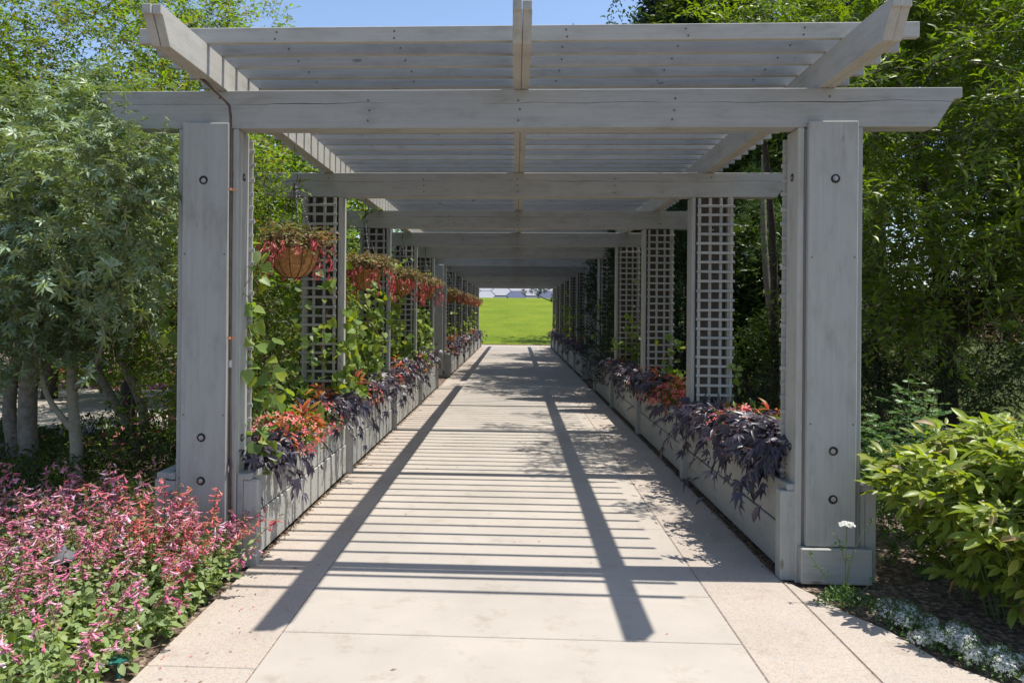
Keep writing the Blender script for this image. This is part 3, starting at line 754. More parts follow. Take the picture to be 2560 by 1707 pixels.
def filler(sd, y, label):
    root = empty('bright_green_plant', (sd*1.95, y, .505), label, 'foliage plant', 'bright green leafy plants in the planters')
    cl = Cloud(); n = 110; k = rng.integers(0, 7, n)
    b = np.stack([sd*(1.85+.16*rng.random(7)), y+(rng.random(7)-.5)*.3, np.zeros(7)], 1)[k]
    t = rng.random(n); P = b + np.stack([np.zeros(n), np.zeros(n), .52+.33*t], 1); a = rng.random(n)*6.28
    D = np.stack([np.cos(a), np.sin(a), .5+.4*t], 1)
    cl.add(T_leaf(.3, .08, .3), P, D, np.array([0, 0, 1.]), .07+.04*rng.random(n), L_MID); cl.sticks(b+np.array([0, 0, .5]), P, .0025, STEM_G)
    emit(cl, 'foliage', root)

potato(-1, 5.08, .72, 420, 'dark trailing vine at the near end of the left planter, beside the copper piped post', .45, 230, .22, .115)
coleus(-1, 1.72, 5.36, .21, 46, 'orange red coleus among the coral flowers near the front of the left planter', 46)
coleus(-1, 1.74, 6.12, .24, 60, 'orange coleus at the far side of the coral flowers in the left planter', 60)
begonia(-1, 1.80, 5.62, .42, 150, 'large patch of coral pink flowers nearest the front in the left planter', 150, h=.23)
begonia(-1, 1.70, 6.55, .22, 50, 'small group of coral flowers before the second dark vine of the left planter', 50)
potato(-1, 7.15, 1.35, 620, 'second dark trailing vine of the left planter, hanging around the second planter post', .45, 220, .30, .115)
potato(-1, 9.1, 1.9, 640, 'long dark trailing vine of the left planter between the second and third planter posts', .42, 120, .33, .11)
coleus(-1, 1.80, 8.35, .3, 60, 'orange coleus rising behind the second dark vine of the left planter', 40, .36)
begonia(-1, 1.70, 8.55, .22, 60, 'coral flowers hanging over the rail between two dark vines of the left planter', 60)
potato(-1, 11.6, 2.2, 620, 'dark trailing vine of the left planter before its third planter post', .42, 0, .34, .11)
begonia(-1, 1.68, 12.0, .2, 34, 'few coral flowers amid the third dark vine of the left planter')
coleus(-1, 1.8, 11.0, .3, 50, 'orange coleus between dark vines halfway down the left planter', 0, .40)
begonia(-1, 1.72, 14.2, .28, 60, 'bright coral flowers near the far end of the left planter of the nearer pergola')
potato(-1, 14.3, 2.2, 560, 'dark trailing vine at the far end of the left planter of the nearer pergola', .40, 0, .38, .11)
coleus(-1, 1.85, 7.0, .26, 46, 'orange coleus rising out of the second dark vine of the left planter', 40, .42); begonia(-1, 1.76, 10.2, .3, 80, 'coral flowers spilling over the rail halfway along the left planter'); coleus(-1, 1.8, 13.3, .3, 50, 'orange coleus just before the last post of the left planter', 0, .44)
begonia(1, 1.74, 5.75, .26, 60, 'coral flowers on the far flank of the big dark vine in the right planter', 60, h=.33); begonia(1, 1.72, 9.3, .26, 60, 'coral flowers just before the third right post'); coleus(1, 1.8, 9.4, .28, 50, 'orange coleus just before the third right post', 0, .44)
filler(-1, 9.6, 'bright green shoots beside the trellis of the second left post'); filler(-1, 6.9, 'bright green shoots at the foot of the second left post'); filler(-1, 7.9, 'bright green shoots just past the second left post')
potato(1, 5.30, 1.15, 1050, 'big glossy dark vine spilling over the near end of the right planter', .62, 300, .36, .125)
coleus(1, 1.95, 5.75, .32, 50, 'rusty orange coleus on top of the big dark vine in the right planter', 50, .40)
begonia(1, 1.85, 5.2, .25, 34, 'few coral flowers peeping through the big dark vine of the right planter', 34, h=.3)
begonia(1, 1.78, 6.0, .2, 60, 'coral red flowers beyond the big dark vine of the right planter', 60, h=.30)
filler(1, 5.45, 'pale green shoots on top of the big dark vine in the right planter')
potato(1, 6.9, 1.3, 560, 'dark trailing vine around the foot of the second right post', .5, 160, .27, .12)
begonia(1, 1.70, 6.35, .14, 16, 'small red flower cluster hanging between two dark vines of the right planter', 16)
coleus(1, 1.86, 6.75, .26, 44, 'crimson leaved coleus beside the second right post', 44)
begonia(1, 1.78, 8.3, .42, 130, 'wide patch of coral red flowers past the second right post', 130, h=.27)
coleus(1, 1.84, 8.45, .34, 60, 'orange coleus behind the wide coral patch of the right planter', 40, .40); coleus(1, 1.9, 7.95, .26, 40, 'orange coleus just past the second right post', 30, .38)
potato(1, 9.9, 2.0, 640, 'dark trailing vine between the second and third right posts', .45, 60, .34, .11)
coleus(1, 1.84, 10.2, .3, 50, 'orange coleus in front of the third right post', 0, .42); begonia(1, 1.74, 10.4, .24, 50, 'coral flowers in front of the third right post')
potato(1, 12.4, 2.0, 480, 'dark vine in the shade beside the fourth right post', .4, 0, .3, .11)
coleus(1, 1.8, 12.8, .3, 44, 'reddish coleus in the shade past the fourth right post', 0, .36); begonia(1, 1.72, 13.2, .22, 40, 'red flowers in the shade past the fourth right post')
potato(1, 14.6, 1.8, 360, 'dark vine at the far end of the right planter of the nearer pergola', .36, 0, .3, .11)
ORD = ['nearest', 'second', 'third', 'fourth', 'fifth', 'farthest']
for sd in (-1, 1):
    for k in range(6):
        y = 19.6+2.74*k
        potato(sd, y, 2.1, 330, f'{ORD[k]} dark vine clump in the {SIDE[sd]} planter of the farther pergola', .38, 0, .36, .12)
        if (k*2+sd) % 3 != 0: coleus(sd, 1.8, y+.9, .32, 44, f'orange coleus beside the {ORD[k]} dark vine of the {SIDE[sd]} far planter', 0, .42)
        if k % 2 == (1 if sd > 0 else 0): begonia(sd, 1.72, y-.8, .28, 50, f'coral flowers beside the {ORD[k]} dark vine of the {SIDE[sd]} far planter')

# ------------------------------------------------------------------ vines climbing the trellises
def climber(sd, n, nl, label, spread=.35, zt=2.5, bias=0., parts=True, yoff=-.12):
    y = Y1+S*(n-1)+yoff; root = empty('climbing_vine', (sd*1.95, y, .505), label, 'climbing vine', 'heart leaved vines on the trellises')
    cl = Cloud(); P = []; Dd = []; strands = 7
    for s in range(strands):
        x = sd*(1.72+.42*rnd.random()+bias); yy = y + rnd.uniform(-.05, .1); z = .52; top = max(.75, zt*rnd.uniform(.45, 1))
        pts = []
        while z < top:
            pts.append((x, yy, z)); x += rnd.uniform(-.05, .05)*(1+spread); yy += rnd.uniform(-.05, .05); z += rnd.uniform(.05, .11)
            x = sd*min(max(abs(x), 1.66-spread*.2), 2.2+spread)
        pts = np.array(pts)
        if len(pts) > 1: cl.sticks(pts[:-1], pts[1:], .0028, STEM_R)
        k = max(1, nl//strands); idx = np.sort(rng.choice(len(pts), k)) ; q = pts[idx] + rng.normal(size=(k, 3))*.05*np.array([1, .8, .6])
        cl.sticks(pts[idx], q, .0018, STEM_G); P.append(q)
    P = np.concatenate(P); m = len(P)
    D = rng.normal(size=(m, 3))*.55 + np.array([-sd*.15, -.25, -.35]); N = rng.normal(size=(m, 3))*.4 + np.array([-sd*.2, -.55, .7])
    emit_leaves(root, P, D, N, .055+.055*rng.random(m), TH, L_VINE, m if parts else 0, 'leaf', cl); emit(cl, 'stems', root)
for sd, n, nl, sp, zt, bias in ((-1, 1, 230, .35, 2.7, -.02), (-1, 2, 210, .6, 2.0, .05), (-1, 3, 290, .9, 2.4, 0), (-1, 4, 290, .8, 2.7, 0), (-1, 5, 280, .7, 2.7, 0),
                            (1, 1, 22, .3, .95, .0), (1, 2, 46, .3, 1.25, .1), (1, 3, 70, .4, 1.6, .05), (1, 4, 110, .4, 2.2, 0), (1, 5, 60, .4, 2.0, 0)):
    climber(sd, n, nl, f'heart leaved vine climbing the {["front", "second", "third", "fourth", "fifth"][n-1]} {SIDE[sd]} post of the nearer pergola', sp, zt, bias, True, .28 if n == 1 else -.14)
for n_, nl_, lab_ in ((2.3, 230, 'between the second and third left posts, nearer strand'), (2.65, 230, 'between the second and third left posts, farther strand'), (3.45, 260, 'in the opening after the third left post'), (4.45, 260, 'in the opening after the fourth left post'), (1.62, 90, 'below the front basket')):
    climber(-1, n_, nl_, 'heart leaved vine ' + lab_, .5, 2.5 if n_ > 2 else 1.7, .1 if n_ < 2 else -.02)
for sd in (-1, 1):
    for n in range(7, 13): climber(sd, n, 90, f'heart leaved vine on the {["second", "third", "fourth", "fifth", "sixth", "last"][n-7]} {SIDE[sd]} post of the farther pergola', .45, 2.5, 0, False)

# ------------------------------------------------------------------ hanging baskets
bm = bmesh.new()
seg, prof = 28, []
for k in range(11):
    a = k/10*math.pi/2; prof.append((.197*math.cos(a)**.8 if k < 10 else .004, -.235*math.sin(a)**1.15))
rings = [[bm.verts.new((r*math.cos(2*math.pi*i/seg)*(1+.012*math.sin(i*3.7+k)), r*math.sin(2*math.pi*i/seg)*(1+.012*math.cos(i*5.1+k*2)), z)) for i in range(seg)] for k, (r, z) in enumerate(prof)]
inner = [[bm.verts.new((.182*math.cos(2*math.pi*i/seg), .182*math.sin(2*math.pi*i/seg), z)) for i in range(seg)] for z in (.012, -.05)]
rim = [bm.verts.new((.192*math.cos(2*math.pi*i/seg), .192*math.sin(2*math.pi*i/seg), .012+.006*math.sin(i*2.3))) for i in range(seg)]
allr = [inner[1], inner[0], rim] + rings
for a, b in zip(allr[:-1], allr[1:]):
    for i in range(seg): f = bm.faces.new((a[i], a[(i+1) % seg], b[(i+1) % seg], b[i])); f.smooth = True
bm.faces.new(inner[1]); bm.faces.new(rings[-1])
LINER = fin(bm, 'coir_liner')
bm = bmesh.new()
for j in range(12):
    a = 2*math.pi*j/12+.1; tube(bm, [((r+.004)*math.cos(a), (r+.004)*math.sin(a), z-.002) for r, z in prof], .0024, 5)
for r_, z_ in ((.201, .004),): tube(bm, [(r_*math.cos(2*math.pi*i/28), r_*math.sin(2*math.pi*i/28), z_) for i in range(29)], .003, 5)
FRAME = fin(bm, 'wire_frame')
def chainmesh():
    bm = bmesh.new(); Lc = .56; n = 26
    for i in range(n):
        z = Lc*i/n; w_ = .0075; dx, dy = ((w_, 0), (0, w_))[i % 2]
        pts = [(dx, dy, z), (dx*.9, dy*.9, z+.018), (0, 0, z+.027), (-dx*.9, -dy*.9, z+.018), (-dx, -dy, z), (0, 0, z-.006), (dx, dy, z)]
        tube(bm, pts, .0026, 4)
    return fin(bm, 'chain')
CHAIN = chainmesh()
bm = bmesh.new(); tube(bm, [(0, 0, 0), (.02, 0, .03), (.025, 0, .07), (0, 0, .10), (-.012, 0, .085)], .003, 6)
for dx in (-.006, .012): tube(bm, [(0, 0, .09), (dx, 0, .36)], .0018, 5)
HOOK = fin(bm, 'hook')
def basket(k, x, y, z, label, flabel, nf):
    root = empty('hanging_basket', (x, y, z), label, 'hanging basket', 'coir hanging baskets under the left rafter')
    put('coir_liner', LINER, COIR, (x, y, z), root); put('wire_frame', FRAME, BLACK, (x, y, z), root)
    for j in range(4):
        a = .5+j*math.pi/2; p = Vector((.19*math.cos(a), .19*math.sin(a), 0)); o = put('chain', CHAIN, CHAINM, (x+p.x, y+p.y, z), root)
        d = Vector((0, 0, .54))-p; o.rotation_euler = d.to_track_quat('Z', 'Y').to_euler(); o.scale.z = d.length/.56
    put('hook', HOOK, BLACK, (x, y, z+.53), root)
    f = empty('fuchsia', (x, y, z), flabel, 'flowering plant', 'fuchsias growing in the hanging baskets')
    cl = Cloud(); n = 210*nf//100; a = rng.random(n)*6.283; rr = (.04+.17*rng.random(n))*(1.3 if nf > 120 else 1)
    P = np.stack([x+rr*np.cos(a), y+rr*np.sin(a), z+.02+.10*rng.random(n)], 1); O = np.stack([np.cos(a), np.sin(a), .5+.0*a], 1)
    twigs(cl, P, O, .17, 8, .042, TSP, L_BRONZE, .5, .35, .8, STEM_R, .0022)
    # drooping shoots with tubular flowers
    ns = 34*nf//100; a = rng.random(ns)*6.283; r0 = (.17+.06*rng.random(ns))*(1.35 if nf > 120 else 1)
    for s in range(ns):
        L_ = rnd.uniform(.05, .42 if nf > 120 else .28)*(.55 if -2.5 < (a[s]-6.283 if a[s] > 3.14 else a[s]) < -.6 and s % 4 else 1); m = 9; t = np.linspace(0, 1, m); zz = z+.07+.05*np.sin(t*3.1)-L_*t**1.7
        rad = r0[s]+.09*t; q = np.stack([x+rad*np.cos(a[s]), y+rad*np.sin(a[s]), zz], 1)
        cl.sticks(q[:-1], q[1:], .0018, STEM_R); cl.add(TSP, q, rng.normal(size=(m, 3))*.7+np.array([0, 0, -.4]), rng.normal(size=(m, 3))*.4+np.array([0, 0, 1]), .032, L_BRONZE)
        c = 3; cl.add(TT, np.repeat(q[-2:], c, 0)+rng.normal(size=(2*c, 3))*.008, rng.normal(size=(2*c, 3))*.38+np.array([0, 0, -1]), np.array([.3, .9, .1]), .034+.012*rng.random(2*c), P_FUCH)
    emit(cl, 'foliage', f)
ordb = ['front', 'second', 'third', 'fourth']
for k in range(4):
    y = Y1+S*(k+.5); basket(k, -1.80+(.02*k), y, 2.10-.01*k, f'{ordb[k]} coir hanging basket on chains under the left rafter of the nearer pergola',
        f'red flowered fuchsia trailing from the {ordb[k]} hanging basket', (105, 175, 150, 190)[k])
for k in range(6):
    y = Y1+S*(5.5+k); basket(k, -1.77, y, 2.08, f'{ORD[k]} coir hanging basket of the farther pergola', f'red fuchsia in the {ORD[k]} hanging basket of the farther pergola', 60)

# ------------------------------------------------------------------ trees
TPE = T_small(.27, .08)
def tree(name, label, cat, base, trunks, bark, crown, group=None, seg=8):
    root = empty(name, base, label, cat, group)
    if trunks: branches('trunk', root, trunks, bark, seg)
    cl = Cloud()
    for (blobs, n, ln, nl, sz, tm, mat, dr, stk) in crown:
        per = 12 if sz < .13 else 9; K = max(3, n//per); C, CO = in_blobs(K, blobs, .5)
        sp_ = min(.30, .16+.05*max(b[1][0] for b in blobs)); k_ = rng.integers(0, K, n); g_ = nrm(rng.normal(size=(n, 3)))
        P = C[k_] + g_*sp_*rng.random((n, 1))**.6*(.7+.6*rng.random(K))[k_][:, None]*np.array([1, 1, .75]); O = nrm(CO[k_]*.7+g_*.8)
        twigs(cl, P, O, ln, nl, sz, tm, mat, dr, .25, .75, BARK if stk else None, .0022)
    emit(cl, 'crown', root); return root
# left: blue green palmate leaved small trees near the pergola
tree('palmate_leaf_tree', 'blue green palmate leaved tree with thick twin grey trunks at the far left', 'tree', (-4.6, 6.96, 0),
     [([(-4.62, 6.95, -.1), (-4.68, 6.98, .8), (-4.50, 7.0, 1.6), (-4.3, 7.2, 2.6), (-4.2, 7.1, 3.6)], .105, .03), ([(-4.82, 7.1, -.1), (-4.95, 7.1, .7), (-4.85, 7.2, 1.6), (-5.0, 7.5, 3.0)], .085, .03),
      ([(-4.70, 6.7, -.1), (-5.05, 6.75, .45), (-5.35, 6.8, 1.1), (-5.5, 6.9, 2.2)], .07, .03), ([(-4.60, 6.98, 1.1), (-4.1, 6.8, 1.9), (-3.6, 6.5, 2.6)], .04, .015)], BARK,
     [([((-4.9, 7.0, 2.5), (1.35, .9, 1.35)), ((-4.0, 6.3, 2.0), (.9, .7, .8)), ((-5.2, 6.4, 1.7), (.9, .6, .6)), ((-5.4, 6.8, 3.2), (.7, .6, .5))], 1350, .27, 6, .074, TP, L_GLAUC, .12, True)])
tree('palmate_leaf_tree', 'blue green palmate leaved tree with one slim forked trunk beside the front post', 'tree', (-3.88, 6.45, 0),
     [([(-3.86, 6.45, -.1), (-3.89, 6.45, .5), (-3.93, 6.45, .95), (-3.85, 6.4, 1.7), (-3.6, 6.2, 2.6), (-3.4, 6.0, 3.2)], .062, .02), ([(-3.90, 6.44, .52), (-4.12, 6.40, .85), (-4.22, 6.40, 1.3), (-4.5, 6.3, 2.1)], .032, .012),
      ([(-3.9, 6.45, .9), (-3.66, 6.35, 1.12), (-3.50, 6.25, 1.5), (-3.2, 5.9, 2.3)], .028, .01)], BARKB,
     [([((-3.4, 5.9, 2.2), (.85, .7, .95)), ((-3.0, 5.3, 2.55), (.55, .5, .6)), ((-3.7, 6.1, 1.45), (.6, .5, .45)), ((-2.62, 4.35, 2.50), (.26, .22, .36)), ((-2.75, 4.7, 2.0), (.35, .3, .5)), ((-3.3, 5.8, 3.1), (.5, .5, .35))], 1050, .25, 6, .072, TP, L_GLAUC, .12, True),
      ([((-2.55, 4.36, 2.62), (.13, .12, .26)), ((-2.38, 4.40, 2.45), (.16, .12, .18)), ((-2.45, 4.6, 2.15), (.22, .25, .25))], 120, .16, 5, .055, TP, L_GLAUC, .1, True)])
# hanging dry seed strands in these crowns
hs = empty('dry_tendrils', (-3.6, 5.9, 1.6), 'thin dry tendrils hanging out of the blue green foliage', 'tendrils'); hs['kind'] = 'stuff'
cl = Cloud(); n = 70
xx = rng.uniform(-4.9, -2.6, n); yy = 6.0 + (xx+3.4)*-.25 - .55 + rng.random(n)*.3; zz = rng.uniform(1.3, 3.0, n)
for i in range(n):
    L_ = rnd.uniform(.15, .5); t = np.linspace(0, 1, 6); q = np.stack([xx[i]+.04*np.sin(t*4+i), yy[i]-.05*t, zz[i]-L_*t], 1); cl.sticks(q[:-1], q[1:], .0022, STRAW if i % 3 else STEM_G)
emit(cl, 'tendrils', hs)
tree('yellow_green_tree', 'tall yellow green leafy tree rising above the left end of the front beam', 'tree', (-5.0, 9.4, 0),
     [([(-5.0, 9.4, -.1), (-4.9, 9.4, 1.5), (-4.7, 9.3, 3.2), (-4.4, 9.2, 5)], .12, .04), ([(-4.9, 9.4, 1.5), (-5.6, 9.0, 3), (-6.2, 8.8, 4.8)], .07, .03)], BARKD,
     [([((-5.6, 9.0, 4.7), (1.9, 1.3, 1.7)), ((-4.4, 9.6, 4.4), (1.0, 1.2, 1.7)), ((-4.2, 10.2, 5.4), (.85, 1.2, .9)), ((-6.5, 8.2, 3.2), (1.4, 1.2, 1.3)), ((-3.75, 8.6, 3.15), (.7, 1.1, .5))], 3600, .34, 8, .072, TS, L_YELG, .35, True),
      ([((-4.8, 7.9, 4.1), (1.5, .8, 1.0)), ((-3.9, 7.6, 3.4), (.7, .6, .5))], 1500, .32, 8, .062, TS, L_YELG, .3, True), ([((-5.2, 9.0, 3.0), (1.6, 1.0, 1.2))], 900, .34, 8, .07, TS, L_MID, .35, True)])
tree('multi_stem_shrub', 'dark multi stemmed shrub with three leaning grey trunks behind the front left post', 'tree', (-4.45, 8.6, 0),
     [([(-4.30, 8.5, -.1), (-4.62, 8.5, .45), (-4.9, 8.5, 1.0), (-5.1, 8.6, 1.8)], .075, .03), ([(-4.30, 8.55, -.1), (-4.34, 8.5, .5), (-4.62, 8.5, 1.15), (-4.8, 8.7, 2.2)], .07, .03),
      ([(-4.05, 8.6, -.1), (-3.98, 8.6, .7), (-3.80, 8.6, 1.5), (-3.6, 8.7, 2.4)], .05, .02)], BARK,
     [([((-4.5, 8.8, 2.3), (1.6, .9, 1.1)), ((-3.6, 8.6, 2.3), (.8, .8, 1.0)), ((-3.3, 8.9, 1.4), (.5, .6, .7))], 1700, .3, 7, .075, TS, L_DARK, .3, True)])
# hedge like shrubs behind the left trellises
for i, (x, y, rx, ry, z0, z1, mt, lab) in enumerate([
        (-3.1, 7.3, .65, .9, .3, 2.5, L_YELG, 'yellow green shrub seen between the front and second left posts'),
        (-3.3, 10.2, .75, 1.1, .2, 2.9, L_MID, 'green shrub behind the second left post'),
        (-3.2, 12.8, .7, 1.2, .2, 2.8, L_YELG, 'bright shrub behind the third left post'),
        (-3.2, 15.6, .7, 1.3, .2, 3.0, L_MID, 'green shrub behind the fourth left post'),
        (-3.2, 19.5, .8, 1.8, .2, 3.0, L_DARK, 'dark shrub behind the start of the farther pergola on the left'),
        (-3.2, 24.0, .8, 2.2, .2, 3.0, L_MID, 'green shrub behind the middle of the farther pergola on the left'),
        (-3.2, 29.5, .8, 2.6, .2, 3.0, L_YELG, 'light shrub behind the far end of the farther pergola on the left')]):
    h = (z1-z0)/2
    tree('shrub', lab, 'shrub', (x, y, 0), [([(x, y, -.05), (x+.05, y, .6), (x-.05, y, 1.4)], .03, .012), ([(x+.1, y+.1, -.05), (x+.25, y+.2, .7), (x+.35, y+.3, 1.5)], .025, .01)], BARKD,
         [([((x, y, z0+h), (rx, ry, h)), ((x+.25, y-.3, z0+h*1.5), (rx*.6, ry*.6, h*.5)), ((x-.2, y+.4, z0+h*.6), (rx*.8, ry*.7, h*.6))], 850 if y < 14 else 500, .26, 7, .062 if y < 14 else .08, TS, mt, .3, i < 3)], 'shrubs behind the left trellises', 6)
tree('vine_mass', 'leafy vine mass hiding the left end of the second beam', 'climbing vine', (-2.75, 6.95, 0), [([(-2.7, 7.0, -.1), (-2.75, 7.0, 1.2), (-2.55, 6.95, 2.4), (-2.5, 6.9, 2.9)], .03, .012)], BARKD,
     [([((-2.45, 6.95, 2.62), (.42, .40, .42)), ((-2.75, 6.9, 2.0), (.40, .40, .5)), ((-2.35, 6.6, 3.0), (.25, .3, .2))], 330, .22, 7, .055, TS, L_YELG, .3, True)])
tree('vine_mass', 'leafy vine mass hiding the left end of the third beam', 'climbing vine', (-2.8, 9.7, 0), [([(-2.8, 9.7, -.1), (-2.8, 9.7, 1.2), (-2.5, 9.7, 2.9)], .03, .012)], BARKD,
     [([((-2.4, 9.65, 2.65), (.45, .45, .42)), ((-2.6, 9.6, 2.0), (.4, .4, .5))], 260, .22, 7, .06, TS, L_MID, .3, True)])
# background trees, left
bgL = [(-4.6, 13.2, 6.2, 1.6, L_YELG, 'sunny slim'), (-4.4, 17.5, 6.6, 1.8, L_MID, 'fresh green'), (-8.2, 12.8, 5.2, 2.6, L_MID, 'dark green'), (-11.5, 15.5, 6.5, 3.2, L_DARK, 'tall dark'), (-6.4, 17.5, 6.0, 2.4, L_YELG, 'bright green'), (-8.5, 22, 7.0, 3.0, L_MID, 'broad mid green'),
       (-5.8, 26, 6.5, 2.3, L_DARK, 'dark narrow'), (-6.5, 32, 6.6, 2.8, L_MID, 'rounded'), (-14, 22, 8, 4, L_DARK, 'large dark'), (-17, 14, 7.5, 4, L_MID, 'large green')]
for i, (x, y, h, r, mt, ad) in enumerate(bgL):
    tree('background_tree', f'{ad} background tree on the left, {ORD[i] if i < 5 else ["sixth", "seventh", "eighth", "ninth", "tenth"][i-5]} from the viewer along the plaza', 'tree', (x, y, 0), [([(x, y, -.1), (x+.1, y, h*.4), (x, y+.1, h*.8)], .14, .05)], BARKD,
         [([((x, y, h*.62), (r, r*.9, h*.40)), ((x+r*.4, y-r*.3, h*.35), (r*.7, r*.6, h*.28)), ((x-r*.5, y-r*.2, h*.4), (r*.7, r*.7, h*.3))], 1700, .45, 7, .14, TQ, mt, .3, False)], 'trees beyond the plaza on the left')
# right: peach like tree with narrow drooping leaves
tree('narrow_leaf_tree', 'large tree with glossy narrow drooping leaves filling the right side behind the front post', 'tree', (5.2, 9.2, .1),
     [([(5.2, 9.2, -.1), (5.1, 9.1, 1.2), (4.8, 8.8, 2.4), (4.3, 8.4, 3.8)], .13, .05), ([(5.1, 9.1, 1.2), (5.7, 8.6, 2.5), (6.2, 8.2, 4)], .08, .03), ([(4.8, 8.8, 2.3), (4.1, 7.8, 3.1), (3.5, 7.1, 3.9)], .05, .02), ([(4.9, 8.9, 2.0), (4.9, 7.9, 2.6), (5.1, 7.0, 3.0)], .045, .015)], BARKD,
     [([((4.9, 8.2, 3.9), (1.9, 1.5, 1.7)), ((3.9, 7.4, 3.4), (1.0, 1.0, 1.1)), ((3.6, 8.6, 4.9), (1.3, 1.6, .85)), ((5.0, 7.0, 2.6), (1.3, .9, .85)), ((4.6, 7.6, 2.0), (1.5, .8, .7)), ((5.8, 8.6, 2.2), (1.2, .8, .8)), ((3.55, 7.3, 2.5), (.65, .8, .75)), ((6.0, 7.8, 3.4), (1.2, 1.2, 1.4)), ((5.6, 8.4, 5.4), (1.8, 1.6, 1.2))], 6200, .36, 9, .095, T_small(.33, .08), L_PEACH, .4, True)])
# overhanging shoots above the right edge of the roof
tree('overhanging_branch', 'leafy branches reaching over the right edge of the pergola roof', 'branch', (3.4, 9.8, 0),
     [([(3.5, 10.3, -.1), (3.5, 10.3, 1.8), (3.3, 10.0, 3.4), (3.0, 9.7, 4.6), (2.5, 9.4, 5.2)], .07, .02)], BARKD,
     [([((2.9, 9.2, 4.9), (.9, 1.3, .42)), ((2.5, 10.8, 5.4), (.7, 1.1, .42)), ((3.6, 8.0, 4.6), (.6, .7, .35)), ((2.75, 6.3, 3.5), (.28, .4, .2)), ((2.8, 7.6, 3.75), (.35, .35, .2))], 400, .36, 9, .10, TPE, L_PEACH, .35, True)])
tree('low_boughs', 'dense low dark boughs hanging nearly to the ground right of the front right post', 'boughs', (4.6, 9.6, 0), [([(4.6, 9.6, -.1), (4.5, 9.5, .9), (4.3, 9.3, 1.8)], .05, .02)], BARKD,
     [([((4.4, 9.3, 1.9), (1.0, .6, .6)), ((5.6, 9.6, 1.95), (1.1, .6, .55)), ((4.0, 9.0, 1.0), (.7, .5, .7)), ((5.0, 9.8, 1.05), (.9, .5, .65)), ((6.6, 9.8, 2.3), (.8, .6, .5)), ((5.3, 8.75, 1.15), (.75, .4, .75)), ((5.4, 8.6, 2.1), (.9, .5, .5))], 3000, .3, 8, .08, TPE, L_DARK, .35, True)])
tree('dark_understory_bush', 'thin dark twiggy bush under the narrow leaved tree on the right', 'bush', (5.4, 10.8, .1),
     [([(5.4+.12*k, 10.8, 0), (5.4+.45*(k-2), 10.7, .7), (5.4+.7*(k-2), 10.6, 1.5)], .02, .006) for k in range(6)], BARKD,
     [([((5.2, 10.8, 1.2), (1.2, .7, .75)), ((6.3, 10.6, 1.1), (.7, .6, .6)), ((4.3, 10.2, 1.4), (.7, .6, .9))], 900, .26, 7, .055, TS, L_DARK, .3, True)])
tree('round_bush', 'rounded small leaved bush seen between the front and second right posts', 'bush', (3.55, 10.3, 0), [([(3.55, 10.3, -.1), (3.5, 10.3, .5), (3.6, 10.3, 1)], .03, .01)], BARKD,
     [([((3.55, 10.3, .85), (.72, .6, .72)), ((3.45, 10.2, 1.35), (.35, .35, .3)), ((3.95, 10.2, 1.4), (.4, .4, .35))], 1500, .17, 7, .04, TS, L_DARK, .2, False)])
# small pine with a bare trunk
def needles(cl, P, O, L_, n, mat, w_=None):
    k = len(P); D = np.repeat(O, n, 0)*.7+rng.normal(size=(k*n, 3))*.55
    cl.add(w_ or TN, np.repeat(P, n, 0)+rng.normal(size=(k*n, 3))*.02, D, rng.normal(size=(k*n, 3)), L_*(.7+.6*rng.random(k*n)), mat)
pine = empty('small_pine', (3.75, 11.4, 0), 'slim pine with a bare grey trunk and a pale tuft, beside the second right post', 'pine tree')
branches('trunk', pine, [([(3.95, 11.4, -.1), (3.9, 11.4, 1.2), (3.78, 11.4, 1.9), (3.7, 11.4, 3.0), (3.7, 11.4, 4)], .075, .035)], BARK)
cl = Cloud(); P, O = in_blobs(160, [((3.68, 11.15, 2.55), (.35, .3, .22)), ((3.8, 11.4, 3.3), (.6, .6, .5))], .2); needles(cl, P, O, .12, 26, L_PINE, T_needle(.035)); emit(cl, 'crown', pine)
# columnar conifers hugging the right posts
def conifer(name, label, x, y, h, r, mat, n, tip=.14, base=.3, group=None, pw=.7, sz=.9):
    root = empty(name, (x, y, float(gz(x, y))), label, 'conifer', group); z0 = float(gz(x, y))
    branches('trunk', root, [([(x, y, z0-.1), (x, y, z0+h*.5), (x, y, z0+h*.97)], max(.06, r*.09), .01)], BARKD)
    cl = Cloud(); t = rng.random(n)**.8; a = rng.random(n)*6.283; rad = r*np.clip(1-t, .0, 1)**pw*(.55+.45*rng.random(n))*(1+.15*np.sin(a*5+t*20))
    P = np.stack([x+rad*np.cos(a), y+rad*np.sin(a), z0+base+t*(h-base)], 1); O = np.stack([np.cos(a), np.sin(a), .45-.3*t*0+.1*rng.random(n)], 1)
    cl.sticks(np.stack([x+0*rad, y+0*rad, P[:, 2]-.1*r], 1)[::6], P[::6], .006, BARKD)
    k = 9; D = np.repeat(O, k, 0)+rng.normal(size=(n*k, 3))*.6
    cl.add(T_small(.22, .05), np.repeat(P, k, 0)+rng.normal(size=(n*k, 3))*tip*.4, D, np.array([0, 0, 1])+rng.normal(size=(n*k, 3))*.5, tip*sz*(.6+.8*rng.random(n*k)), mat)
    emit(cl, 'crown', root)
conifer('columnar_juniper', 'narrow dark evergreen column behind the second right trellis', 2.85, 12.4, 5.2, .55, L_CONIF, 1500, .11)
conifer('columnar_juniper', 'dark evergreen pushing in past the fourth right post', 2.10, 14.0, 5.2, .62, L_CONIF, 1700, .11)
conifer('columnar_juniper', 'dark evergreen column at the gap between the two pergolas on the right', 2.05, 17.0, 5.8, .64, L_CONIF, 1500, .12)
conifer('blue_spruce', 'tall blue green spruce whose top shows above the roof right of the middle rafter', 5.0, 20.5, 14.5, 3.0, L_SPRUCE, 6500, .30, 1.2, None, .75)
